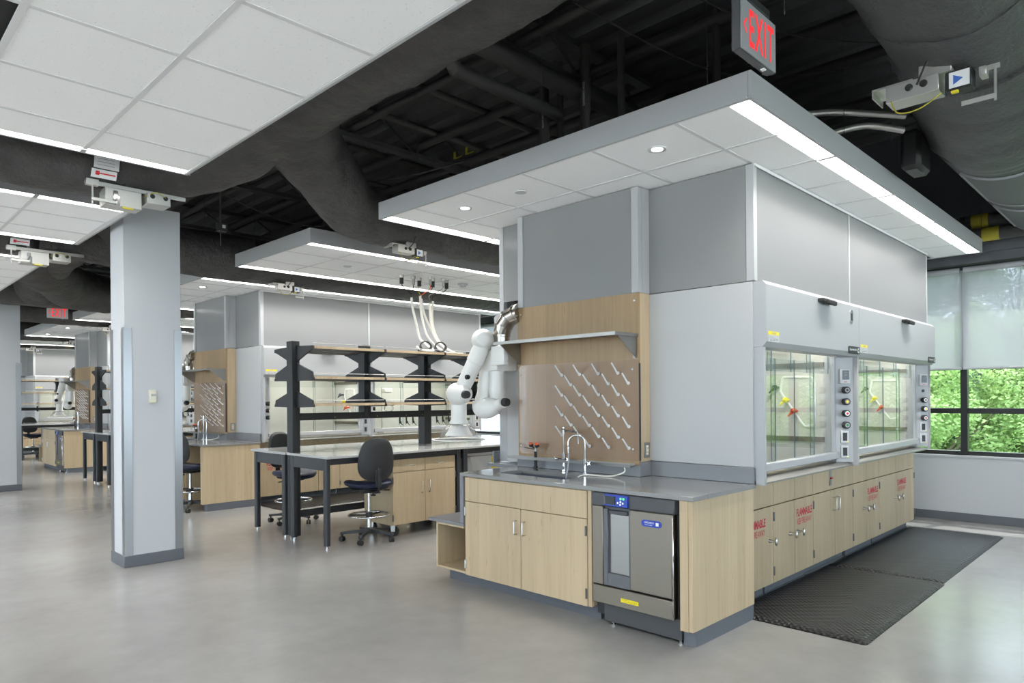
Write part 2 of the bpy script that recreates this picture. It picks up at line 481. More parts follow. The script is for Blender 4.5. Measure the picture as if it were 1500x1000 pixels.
# outdoors
single('bounce_paving', MB().box(-45, -7.2, -45, 60, -.4, -.2).box(-7.2, 9.6, -45, -6.2, -.4, -.2), 'paving', 'unseen pale paving added behind the camera to bounce daylight indoors', 'ground', kind='structure')  # first slab added as a reflector, throws daylight up to the ceiling
single('ground', MB().box(WX + .3, 70, -45, 60, -2.6, -2.4), 'grass', 'green ground outside the windows', 'ground', kind='structure')

# ================================================================== ceiling canopies
LD = {}
def canopy(name, label, x0, x1, y0, y1, xn, yn, lights, hide=None, wires=(), rods=True, down=(), caps=(), z=3.097):
    """lights: y positions of strip rows; xn/yn tile joints"""
    t = thing(name, label, 'ceiling canopy', (x0, y0, z))
    H = .149
    for nm, a in (('fascia', (x0, x1, y0, y0 + .018)), ('fascia', (x0, x1, y1 - .018, y1)), ('fascia', (x0, x0 + .018, y0 + .018, y1 - .018)), ('fascia', (x1 - .018, x1, y0 + .018, y1 - .018))):
        part(nm, MB().box(*a, z, z + H, .002), 'fascia', t)
    part('backing', MB().box(x0 + .018, x1 - .018, y0 + .018, y1 - .018, z + .05, z + .06), 'backing', t)
    mt = {}
    for i in range(len(xn) - 1):
        for j in range(len(yn) - 1):
            xa, xb, ya, yb = xn[i], xn[i + 1], yn[j], yn[j + 1]
            if hide and hide(xa, xb, ya, yb): continue
            k = (round(xb - xa, 3), round(yb - ya, 3))
            if k not in mt: mt[k] = MB().box(.011, k[0] - .011, .011, k[1] - .011, .004, .02, .004).mesh('tile', 'ceiling_tile')
            o = link('ceiling_tile', mt[k], t); o.location = (xa - x0, ya - y0, 0)
    for x in xn[1:-1]: part('tee', MB().box(x - .013, x + .013, yn[0], yn[-1], z + .001, z + .012), 'tee', t)
    for y in yn[1:-1]: part('tee', MB().box(xn[0], xn[-1], y - .013, y + .013, z + .0015, z + .011), 'tee', t)
    for ya, yb in lights:
        xa = xn[0] if xn[0] > 3 else xn[-1]
        seg = []
        if xn[0] > 3:
            a = xn[0]
            while a < xn[-1] - .05: b = min(a + 1.24, xn[-1]); seg.append((a, b)); a = b
        else:
            b = xn[-1]; first = True
            while b > xn[0] + .05: a = max(b - (.635 if first else 1.22), xn[0]); seg.append((a, b)); b = a; first = False
        for a, b in seg[1:]:
            j = a if xn[0] > 3 else b
            part('lens_joint', MB().box(j - .016, j + .016, ya - .004, yb + .004, z - .004, z + .001), 'fascia', t)
        for a, b in seg:
            lens = part('strip_light', MB().box(a + .016, b - .016, ya, yb, z + .002, z + .03), 'lens', t, 'lit white strip light')
            k = (round(b - a, 2), round(yb - ya, 3))
            if k not in LD:
                ld = bpy.data.lights.new('strip_lamp', 'AREA'); ld.shape = 'RECTANGLE'; ld.size = b - a - .045; ld.size_y = yb - ya - .006
                ld.energy = LAMP * (b - a - .024) * (yb - ya); ld.spread = SPREAD; ld.color = (1, .985, .955); LD[k] = ld
            lo = link('strip_lamp', LD[k], lens); lo.location = Vector(((a + b) / 2, (ya + yb) / 2, z)) - wloc(t)
    for a in ((xn[0] - .03, xn[-1] + .03, y0 + .018, yn[0] if not any(p[0] < yn[0] for p in lights) else y0 + .022), (xn[0] - .03, xn[-1] + .03, yn[-1] if not any(p[1] > yn[-1] for p in lights) else y1 - .022, y1 - .018), (x0 + .018, xn[0] + .012, y0 + .018, y1 - .018), (xn[-1] - .012, x1 - .018, y0 + .018, y1 - .018)):
        if a[1] > a[0] and a[3] > a[2]: part('edge_trim', MB().box(*a, z + .001, z + .006), 'tee', t)
    for x, y, top in wires: part('suspension_wire', MB().cyl((x, y, z + H), (x, y, 4.72), .0022, n=5).cyl((x, y, z + H - .01), (x, y, z + H + .03), .006, n=6), 'wire', t)
    for x, y in down:
        d = part('downlight_trim', MB().lathe([(.036, .0), (.058, -.004), (.060, .0), (.060, .012)], (x, y, z), 24), 'white_paint', t)
        part('downlight_lens', MB().lathe([(.0, -.001), (.036, -.001), (.036, .004)], (x, y, z), 20), 'downlight_lens', d)
    for x, y in caps: part('sprinkler_cover', MB().lathe([(0, -.006), (.045, -.006), (.048, -.002), (.048, .003)], (x, y, z), 24), 'white_paint', t)
    return t
def steps(a, b, s, off=0):
    out = [a]; x = a + (off or s)
    while x < b - .1: out.append(x); x += s
    return out + [b]
# island canopies
ixn = [3.51] + [4.118 + .621 * i for i in range(9)]; ixn = [q for q in ixn if q < 9.05] + [9.13]
iyn = [1.785, 2.13, 2.745, 3.37, 3.99, 4.61, 4.965]
W4 = [(3.66, y, 0) for y in (2.0, 3.3, 4.75)] + [(x, 1.70, 0) for x in (5.0, 6.2, 7.4, 8.6)]
ic = canopy('ceiling_canopy', 'x', 3.493, 9.153, 1.655, 5.10, ixn, iyn, [(1.676, 1.775), (4.98, 5.08)],
            lambda xa, xb, ya, yb: xa > 4.7 and ya > 2.1 and yb < 4.62, W4, down=[(3.795, 2.43), (3.81, 4.305)], caps=[(3.815, 3.665)])
rep(ic, 'grey edged white tile canopy with strip lights over the {}', (1, 2, 3))
bxn = steps(3.515, 9.13, .61); byn = [6.43, 6.87, 7.48, 7.955]
bc = canopy('ceiling_canopy', 'x', 3.497, 9.153, 6.305, 8.08, bxn, byn, [(6.33, 6.42), (7.965, 8.055)], None, [(3.7, 6.4, 0), (3.7, 8.0, 0), (6, 6.4, 0), (8, 6.4, 0)], caps=[(4.45, 7.15)])
lab_bc = 'narrow grey edged tile canopy hanging over the {}'
lxn = [-3.78 + .0 + .614 * i for i in range(9)][:-0 or None]; lxn = [1.825 - .635 - .6 * i for i in range(9)][::-1] + [1.825]
lyn = [1.78, 2.07, 2.685, 3.31, 3.94, 4.55, 4.945]
lc = canopy('ceiling_canopy', 'large white tile canopy with strip lights at the top left corner', -3.63, 1.845, 1.65, 5.03, lxn, lyn, [(4.955, 5.008), (1.67, 1.77)], lambda xa, xb, ya, yb: abs(xb - .59) < .05 and abs(ya - 3.31) < .05, [(1.7, 2.2, 0), (1.7, 4.4, 0)])
for k in (1, 2): dup(lc, (0, PITCH * k, 0), ['', 'third white tile canopy on the left, lowest at the left edge', 'far white tile canopy on the left behind the second column'][k])
ln = canopy('ceiling_canopy', 'second white tile canopy at left, ending at the white column top', -3.63, 1.868, 6.27, 8.03, lxn, [6.385, 6.86, 7.47, 7.92], [(6.295, 6.375), (7.93, 8.008)])
dup(ln, (0, PITCH, 0), 'fourth white tile canopy at far left, partly behind the column')

# ================================================================== columns
def column(y, label):
    x0, x1 = 1.945, 2.452
    t = thing('column', label, 'column', ((x0 + x1) / 2, y + .2, 0))
    part('shaft', MB().box(x0 + .006, x1 - .006, y + .006, y + .394, .0, 3.31, .004), 'white_wall', t)
    b = .07
    for xa, xb, sx in ((x0, x0 + b, 1), (x1, x1 - b, -1)):
        for ya, yb, sy in ((y, y + b, 1), (y + .4, y + .4 - b, -1)):
            e = .0045
            part('corner_guard', MB().box(xa, xb, ya, ya + sy * e, .105, 2.18).box(xa, xa + sx * e, ya + sy * e, yb, .105, 2.18), 'guard_steel', t, 'brushed steel corner guard')
    part('baseboard', MB().box(x0 - .005, x1 + .005, y - .005, y + .405, 0, .105, .004), 'base_vinyl', t)
    return t
column(6.866, 'white square column with steel corner guards left of the shelving bench')
column(14.266, 'white square column with steel guards at the left edge')
t = thing('thermostat', 'small ivory wall thermostat on the white column', 'thermostat', (2.19, 6.866, 1.485))
part('back_plate', MB().box(2.157, 2.222, 6.862, 6.872, 1.487, 1.612, .003), 'ivory', t)
part('cover', MB().box(2.161, 2.218, 6.845, 6.862, 1.493, 1.606, .006), 'ivory', t)
part('dial_window', MB().box(2.168, 2.211, 6.8435, 6.846, 1.555, 1.575), 'grey_print', t)

# ================================================================== exit signs
def exit_sign(x0, y, z0, label, face='exit_face'):
    W, Hh, D = .305, .20, .042
    t = thing('exit_sign', label, 'exit sign', (x0 + W / 2, y + D / 2, z0))
    part('housing', MB().box(x0, x0 + W, y + .004, y + D, z0, z0 + Hh, .004), 'dw_plastic', t)
    part('face_plate', MB().box(x0, x0 + W, y, y + .005, z0 + .001, z0 + Hh, .002), face, t)
    mb = MB()
    text(mb, 'EXIT', (x0 + .066, y - .0012, z0 + .028), (.214, 0, 0), (0, 0, .145), .012)
    part('lettering', mb, 'exit_red', t, 'lit red letters reading EXIT')
    a = MB()
    for s in (1, -1):
        a.add([(x0 + .016, y - .0012, z0 + .10), (x0 + .026, y - .0012, z0 + .10), (x0 + .048, y - .0012, z0 + .10 + s * .028), (x0 + .038, y - .0012, z0 + .10 + s * .028)], [(0, 1, 2, 3)])
    part('arrow', a, 'exit_red', t, 'lit red arrow pointing left')
    part('test_switch', MB().box(x0 + .22, x0 + .24, y + .012, y + .028, z0 - .004, z0 + .002), 'white_print', t)
    part('mount', MB().box(x0 + .06, x0 + W - .06, y - .004, y + D + .01, z0 + Hh, z0 + Hh + .035, .004).cyl((x0 + W / 2, y + D / 2, z0 + Hh), (x0 + W / 2, y + D / 2, 4.72), .012, n=8), 'rack_metal', t)
    return t
exit_sign(2.487, 1.215, 2.842, 'exit sign hanging in front of the near canopy corner')
exit_sign(2.68, 13.5, 2.905, 'small distant exit sign left of the white column', 'label_and_lit_face')  # paler face colour stands in for the light on this sign

# ================================================================== hood island (built once, copied along y)
ALL = (1, 2, 3)
# ---- sink worktop
t = rep(thing('sink_worktop', '', 'worktop', (4.0, 3.1, .886)), 'grey resin sink worktop with waterfall end in the {}', (1, 2))
X0, X1, B0, B1, C0, C1 = 3.645, 4.33, 3.83, 4.13, 3.27, 3.98
mb = MB().box(X0, B0, 2.108, 4.212, .886, .914, .003).box(B0, B1, 2.108, C0, .886, .914).box(B0, B1, C1, 4.212, .886, .914).box(B1, X1, 2.108, 4.212, .886, .914).box(X1, 4.478, 2.108, 2.944, .886, .914, .002)
part('top', mb, 'epoxy_top', t)
part('waterfall_panel', MB().box(X0, 4.33, 4.172, 4.212, .507, .886, .002), 'epoxy', t)
mb = MB().box(B0 - .01, B1 + .01, C0 - .01, C1 + .01, .66, .67).box(B0 - .012, B0, C0, C1, .67, .886).box(B1, B1 + .012, C0, C1, .67, .886).box(B0, B1, C0 - .012, C0, .67, .886).box(B0, B1, C1, C1 + .012, .67, .886)
part('basin', mb, 'basin', t)
part('backsplash', MB().box(4.458, 4.478, 2.115, 2.944, .915, 1.024, .002), 'epoxy', t)
part('backsplash', MB().box(4.330, 4.457, 2.928, 2.945, .915, 1.024, .002), 'epoxy', t)
part('backsplash', MB().box(4.312, 4.330, 2.928, 4.212, .915, 1.000, .002), 'epoxy', t)
# ---- sink base cabinet
def pull(mb, p, axis, out, ln=.1, d=.03, r=.0045):
    p = Vector(p); a = Vector(axis) * ln / 2; o = Vector(out) * d
    q = [p - a, p - a + o * .75, p - a * .86 + o, p + a * .86 + o, p + a + o * .75, p + a]
    return mb.tube(q, r, 8)
t = rep(thing('sink_cabinet', '', 'cabinet', (4.0, 3.54, 0)), 'maple sink cabinet with two doors and bow handles in the {}', (1, 2))
part('body', MB().box(3.682, 4.30, 2.88, 4.168, .10, .655).box(3.682, 3.82, 2.88, 4.168, .655, .884), 'maple', t)
part('filler_strip', MB().box(3.664, 3.681, 2.882, 2.915, .096, .884, .002), 'maple', t)
part('false_front', MB().box(3.66, 3.68, 2.919, 4.165, .690, .878, .002), 'maple', t)
for y0, y1, hy, gy in ((2.919, 3.542, 3.502, 2.925), (3.546, 4.165, 3.587, 4.160)):
    d = part('door', MB().box(3.66, 3.68, y0, y1, .094, .685, .002), 'maple', t)
    part('handle', pull(MB(), (3.66, hy, .548), (0, 0, 1), (-1, 0, 0)), 'pull', d)
    for z in (.607, .183):
        part('hinge', MB().box(3.652, 3.662, gy - .007, gy + .007, z - .034, z + .034, .003).cyl((3.652, gy, z - .034), (3.652, gy, z + .034), .006, n=8), 'hinge' if gy < 3 else 'pull', d)
part('toe_kick', MB().box(3.745, 4.25, 2.87, 4.46, 0, .099), 'base_vinyl', t)
# ---- low open shelf
t = rep(thing('low_shelf_unit', '', 'shelf unit', (4.0, 4.36, 0)), 'low open maple shelf unit with grey top at the end of the {}', (1, 2))
part('top', MB().box(3.645, 4.33, 4.214, 4.622, .482, .506, .002).box(3.645, 4.33, 4.17, 4.214, .482, .505), 'epoxy', t)
part('side_panel', MB().box(3.662, 4.30, 4.515, 4.535, .10, .481, .001), 'maple', t)
part('side_panel', MB().box(3.684, 4.30, 4.170, 4.188, .12, .481), 'maple', t)
part('bottom_panel', MB().box(3.662, 4.30, 4.170, 4.514, .10, .118, .001), 'maple', t)
part('back_panel', MB().box(4.285, 4.30, 4.189, 4.514, .119, .481), 'maple', t)
part('top_rail', MB().box(3.662, 3.68, 4.189, 4.514, .462, .481), 'maple', t)
# ---- end panel
t = rep(thing('end_panel', '', 'end panel', (4.07, 2.16, 0)), 'pale maple end panel with grey base at the corner of the {}', ALL)
part('panel', MB().box(3.664, 4.47, 2.122, 2.150, .100, .885, .001), 'maple', t)
part('front_stile', MB().box(3.66, 3.70, 2.151, 2.207, .098, .885, .001), 'maple', t)
part('back_stile', MB().box(4.42, 4.47, 2.151, 2.207, .098, .885), 'maple', t)
part('base', MB().prism([(3.79, 2.128), (4.455, 2.120), (4.455, 2.205), (3.70, 2.205), (3.70, 2.165), (3.72, 2.135)], 'z', 0, .100), 'base_vinyl', t)
# ---- glassware washer
t = rep(thing('glassware_washer', '', 'dishwasher', (3.95, 2.54, 0)), 'stainless undercounter glassware washer with blue control panel in the {}', (2,))
part('cabinet', MB().box(3.70, 4.25, 2.225, 2.862, .06, .880), 'black', t)
part('top_fascia', MB().box(3.636, 3.70, 2.228, 2.862, .795, .882, .006), 'dw_plastic', t)
part('door_panel', MB().box(3.64, 3.70, 2.770, 2.858, .275, .794, .004), 'steel_dark', t)
d = part('door_panel', MB().box(3.636, 3.70, 2.245, 2.555, .280, .794, .006), 'steel_dark', t)
bd = MB().prism([(y, z) for y, z in rounded(2.318, 2.462, .703, .745, .02)], 'x', 3.632, 3.638)
bd = part('badge', bd, 'blue', d, 'blue rounded maker badge')
mb = MB(); text(mb, 'LABCONCO', (3.6315, 2.440, .724), (0, -.07, 0), (0, 0, .012), .01); text(mb, 'FlaskScrubber', (3.6315, 2.436, .712), (0, -.055, 0), (0, 0, .007))
part('lettering', mb, 'white_print', d)
part('emblem', MB().box(3.6305, 3.6325, 2.336, 2.356, .714, .734), 'white_print', d)
part('handle_recess', MB().box(3.668, 3.70, 2.556, 2.769, .275, .794), 'dw_grey', t)
part('recess_frame', MB().box(3.644, 3.668, 2.735, 2.769, .276, .78, .003).box(3.644, 3.668, 2.556, 2.735, .276, .36, .003).box(3.644, 3.668, 2.556, 2.566, .36, .78), 'dw_grey', t)
part('recess_panel', MB().box(3.662, 3.669, 2.567, 2.72, .362, .745), 'steel', t)
part('handle_bar', MB().box(3.640, 3.668, 2.575, 2.725, .748, .776, .006), 'dw_plastic', t)
cp = part('control_panel', MB().prism([(3.636, .880), (3.624, .874), (3.620, .806), (3.636, .800)], 'y', 2.560, 2.748), 'blue', t)
part('display', MB().box(3.618, 3.6225, 2.655, 2.738, .815, .868), 'screen', cp)
part('display_frame', MB().prism([(3.624, .874), (3.612, .872), (3.6185, .812), (3.622, .812)], 'y', 2.728, 2.744), 'dw_grey', cp)
for i, (y, z) in enumerate(((2.612, .858), (2.590, .858), (2.612, .838), (2.634, .830), (2.594, .830), (2.614, .820))):
    part('button', MB().lathe([(0, -.002), (.0065, -.002), (.007, .0)], (3.6205 if z < .85 else 3.622, y, z), 10, 'x'), 'green_led' if i < 2 else 'white_print', cp)
d = part('kick_panel', MB().box(3.64, 3.70, 2.245, 2.858, .152, .268, .004), 'steel_dark', t)
part('warning_label', MB().box(3.6375, 3.640, 2.493, 2.628, .190, .215), 'yellow', d)
mb = MB(); text(mb, 'CAUTION', (3.637, 2.622, .206), (0, -.045, 0), (0, 0, .006)); text(mb, 'DO NOT OPEN DURING CYCLE', (3.637, 2.570, .202), (0, -.07, 0), (0, 0, .004)); text(mb, 'HOT SURFACES INSIDE', (3.637, 2.600, .195), (0, -.09, 0), (0, 0, .004))
part('lettering', mb, 'black', d)
part('trim_strip', MB().box(3.634, 3.70, 2.236, 2.244, .155, .794, .003), 'chrome', t)
part('plinth', MB().box(3.69, 4.2, 2.215, 2.80, .025, .150, .003), 'dw_plastic', t)
for y in (2.235, 2.74): part('foot', MB().cyl((3.71, y, 0), (3.71, y, .028), .009, n=10).cyl((3.71, y, 0), (3.71, y, .008), .016, n=10), 'chrome', t)
o = thing('knee_space', 'open maple knee space beside the sink of the second hood island', 'cabinet', (4.2, 9.94, 0))
part('back_panel', MB().box(4.22, 4.25, 9.612, 10.268, .0, .884), 'maple', o)
part('side_panel', MB().box(3.70, 4.219, 10.255, 10.272, .0, .884), 'maple', o)
# ---- maple sink chase with screens above
t = rep(thing('maple_chase', '', 'wall panel', (4.4, 3.58, .9)), 'tall maple panelled chase behind the sink of the {}', (1, 2))
part('front_panel', MB().box(4.332, 4.352, 2.948, 4.212, .905, 2.297, .001), 'maple_shaded', t)
part('side_panel', MB().box(4.353, 4.478, 2.948, 2.966, 1.025, 2.297, .001), 'maple', t)
part('side_panel', MB().box(4.353, 4.478, 4.195, 4.212, .905, 2.297), 'maple', t)
for y, z in ((2.985, 2.24), (4.175, 2.24)): part('screw', MB().lathe([(0, -.004), (.007, -.003), (.009, .0)], (4.332, y, z), 10, 'x'), 'pull', t)
t = rep(thing('screen_enclosure', '', 'enclosure', (4.4, 3.35, 2.3)), 'tall grey perforated screen enclosure rising to the canopy above the {}', ALL)
ZT = 3.095
def post(x0, x1, y0, y1, z0=2.299, m='post_paint'): part('post', MB().box(x0, x1, y0, y1, z0, ZT, .003), m, t)
part('screen', MB().box(4.345, 4.351, 3.012, 4.145, 2.299, ZT), 'screen_mesh', t)
post(4.332, 4.385, 2.948, 3.010); post(4.332, 4.385, 4.147, 4.208)
part('screen', MB().box(4.386, 4.4835, 2.949, 2.958, 2.299, ZT), 'post_paint', t)
part('screen', MB().box(4.484, 4.490, 2.170, 2.957, 2.299, ZT), 'screen_mesh', t)
post(4.480, 4.53, 2.110, 2.168); post(4.480, 4.53, 4.535, 4.592)
part('screen', MB().box(4.484, 4.490, 4.212, 4.533, 2.40, ZT), 'screen_mesh', t)
part('screen', MB().box(4.53, 6.295, 2.116, 2.122, 2.299, ZT), 'screen_glass', t)
part('screen', MB().box(6.33, 8.74, 2.116, 2.122, 2.299, ZT), 'screen_glass', t)
post(6.297, 6.328, 2.110, 2.15); post(8.742, 8.780, 2.110, 2.16)
part('screen', MB().box(4.53, 8.74, 4.580, 4.586, 2.299, ZT), 'screen_glass', t)
part('screen', MB().box(8.765, 8.775, 2.162, 4.592, 2.299, ZT), 'white_paint', t)
part('ceiling_channel', MB().box(4.478, 8.78, 2.100, 2.109, 3.075, 3.0955), 'tee', t)
for x, y in ((5.4, 2.75), (7.5, 2.75), (5.4, 3.95)):
    part('exhaust_duct', MB().cyl((x, y, 2.31), (x, y, 3.09), .15, n=20).cyl((x, y, 2.62), (x, y, 2.66), .165, n=20), 'galv', t)
for x, y in ((4.62, 2.45), (4.70, 3.3), (4.62, 3.75)):
    part('pipe', MB().cyl((x, y, 2.31), (x, y, 3.09), .03, n=10), 'white_paint', t)
# ---- drying rack
t = rep(thing('drying_rack', '', 'drying rack', (4.3, 3.56, 1.0)), 'clear pegboard drying rack with white pegs above the sink of the {}', (1, 2))
poly = rounded(2.936, 4.185, 1.030, 1.795, .03)
part('board', MB().prism(poly, 'x', 4.316, 4.322), 'acrylic', t)
part('edge_strip', MB().box(4.312, 4.330, 2.931, 2.9355, 1.035, 1.765), 'black', t)
pg = MB().tube([(0, 0, 0), (-.012, 0, .0), (-.085, 0, .075)], [.0075, .0075, .0055], 8).lathe([(.013, 0), (.013, -.008), (.0, -.012)], (0, 0, 0), 12, 'x').mesh('peg', 'peg_white')
for c in range(4):
    for r in range(4):
        for o in (0, 1):
            if o and r == 3 and c == 0: continue
            p = link('peg', pg, t); p.location = (4.315 - 4.3, 3.69 - .1885 * c - .096 * o - 3.56, 1.697 - .1640 * r - .08 * o - 1.0)
part('drip_trough', MB().prism([(4.235, .988), (4.300, .996), (4.300, 1.012), (4.295, 1.012), (4.294, 1.000), (4.24, .995), (4.238, 1.012), (4.233, 1.012)], 'y', 2.965, 4.252), 'steel', t)
for y, z in ((2.985, 1.72), (4.15, 1.71), (2.985, 1.12), (4.15, 1.10)): part('screw', MB().lathe([(0, -.006), (.006, -.005), (.009, .0)], (4.300, y, z), 10, 'x'), 'pull', t)
# ---- steel shelf
t = rep(thing('steel_shelf', '', 'shelf', (4.2, 3.58, 1.8)), 'stainless steel shelf on gusset brackets above the pegboard of the {}', (1, 2))
part('shelf_board', MB().box(4.04, 4.331, 2.952, 4.222, 1.984, 1.988).box(4.04, 4.044, 2.952, 4.222, 1.962, 1.984).box(4.044, 4.331, 2.952, 2.956, 1.962, 1.984), 'steel', t)
for y in (2.962, 4.178):
    part('bracket', MB().prism([(4.06, 1.981), (4.331, 1.981), (4.331, 1.805), (4.315, 1.805)], 'y', y, y + .004).box(4.326, 4.331, y - .0 , y + .035, 1.805, 1.981), 'steel', t)
# ---- taps
def tapxyz(x, y): return lambda a, b, c: (x + a, y + b, .914 + c)
q = tapxyz(4.262, 3.944)
t = rep(thing('eyewash', '', 'eyewash', q(0, 0, 0)), 'deck mounted eyewash with two orange capped heads at the {} sink', (1, 2))
part('stem', MB().cyl(q(0, 0, .002), q(0, 0, .145), .013, n=12).cyl(q(0, 0, .002), q(0, 0, .02), .02, n=12), 'rubber', t)
part('valve', MB().cyl(q(0, 0, .145), q(0, 0, .185), .011, n=12).cyl(q(0, 0, .15), q(0, 0, .158), .016, n=12), 'chrome', t)
for s in (-1, 1):
    h = part('spray_head', MB().tube([q(0, 0, .175), q(-.01, s * .028, .182), q(-.015, s * .032, .192)], .006, 8).cyl(q(-.015, s * .032, .188), q(-.022, s * .034, .208), .019, n=14), 'rubber', t)
    part('dust_cap', MB().cyl(q(-.022, s * .034, .2085), q(-.026, s * .035, .219), .0195, .016, n=14), 'orange', h)
part('lever', MB().tube([q(0, 0, .165), q(-.02, .04, .17), q(-.03, .10, .176)], .004, 6), 'rubber', t)
def cross(mb, c, d, r=.02):
    mb.cyl(c, Vector(c) + Vector(d) * .022, .009, n=10)
    e = Vector(c) + Vector(d) * .022
    u = Vector(d).orthogonal().normalized(); v = Vector(d).cross(u)
    for a in (u, v): mb.cyl(e - a * r, e + a * r, .0035, n=6)
    for a in (u, -u, v, -v): mb.lathe([(0, -.006), (.006, 0), (0, .006)], e + a * r, 8)
    return mb
q = tapxyz(4.256, 3.628)
t = rep(thing('laboratory_faucet', '', 'faucet', q(0, 0, 0)), 'chrome faucet with straight side arm and two cross handles at the {} sink', (1, 2))
part('column', MB().cyl(q(0, 0, .002), q(0, 0, .014), .02, n=14).cyl(q(0, 0, .014), q(0, 0, .15), .012, n=12).cyl(q(0, 0, .09), q(0, 0, .14), .016, n=12).cyl(q(0, 0, .15), q(0, 0, .32), .0075, n=12).cyl(q(0, 0, .305), q(0, 0, .36), .012, n=12).lathe([(.012, .0), (.017, .004), (.013, .014), (0, .016)], q(0, 0, .335), 12), 'chrome', t)
part('arm', MB().tube(smooth([q(0, 0, .325), q(-.01, -.07, .328), q(-.02, -.16, .320), q(-.022, -.172, .295)], 5), .0065, 8).cyl(q(-.022, -.172, .30), q(-.022, -.172, .23), .009, .006, n=10), 'chrome', t)
for s in (-1, 1):
    part('cross_handle', cross(MB().cyl(q(0, 0, .10), q(-.02, s * .045, .10), .008, n=8), q(-.02, s * .045, .10), (-.4, s * .9, .1)), 'chrome', t)
q = tapxyz(4.20, 3.365)
t = rep(thing('laboratory_faucet', '', 'faucet', q(0, 0, 0)), 'chrome gooseneck faucet with one cross handle beside the tubing at the {} sink', (1, 2))
part('column', MB().cyl(q(0, 0, .002), q(0, 0, .012), .021, n=14).cyl(q(0, 0, .012), q(0, 0, .16), .012, n=12).cyl(q(0, 0, .07), q(0, 0, .12), .017, n=12), 'chrome', t)
pts = [q(0, 0, .15), q(0, 0, .25)] + [q(-.045 + .045 * math.cos(a), .045 - .045 * math.cos(a), .25 + .055 * math.sin(a)) for a in [PI * i / 10 for i in range(1, 11)]] + [q(-.09, .09, .20)]
part('gooseneck', MB().tube(pts, .0075, 10).cyl(q(-.09, .09, .215), q(-.09, .09, .165), .010, .006, n=10), 'chrome', t)
part('cross_handle', cross(MB().cyl(q(0, 0, .085), q(-.02, -.04, .085), .009, n=8), q(-.02, -.04, .085), (-.4, -.9, .15)), 'chrome', t)
mb = MB().tube(smooth([q(-.09, .09, .17), q(-.092, .092, .08), q(-.11, .098, -.02), q(-.13, .10, -.10)], 6), .006, 8)
rep(single('rubber_tube', mb, 'grey_print', '', 'tube'), 'grey tube hanging from the gooseneck into the {} sink', (1,))
mb = MB().tube(smooth([(4.24, 3.02, .985), (4.23, 3.02, .950), (4.16, 3.09, .922), (4.14, 3.25, .921), (4.12, 3.30, .921), (4.10, 3.35, .90), (4.08, 3.36, .84)], 6), .005, 8)
rep(single('drain_tube', mb, 'hose_white', '', 'tube'), 'clear drain tube from the peg rack trough across the {} worktop', (1,))
def outlet(mk, x, y, z, nrm, label, tpl=None, ks=()):
    t = thing('outlet', label, 'outlet', (x, y, z))
    if nrm == '-y':
        part('plate', MB().box(x - .037, x + .037, y - .006, y, z - .058, z + .058, .003), 'steel', t)
        part('receptacle', MB().box(x - .018, x + .018, y - .008, y - .0055, z - .036, z + .036, .002), 'ivory', t)
        part('slots', MB().box(x - .009, x - .006, y - .0085, y - .0075, z + .010, z + .022).box(x + .006, x + .009, y - .0085, y - .0075, z + .010, z + .022).box(x - .009, x - .006, y - .0085, y - .0075, z - .022, z - .010).box(x + .006, x + .009, y - .0085, y - .0075, z - .022, z - .010), 'black', t)
    if tpl: rep(t, tpl, ks)
    return t
outlet(0, 4.425, 2.947, 1.11, '-y', '', 'steel outlet plate on the maple chase side of the {}', (1, 2))

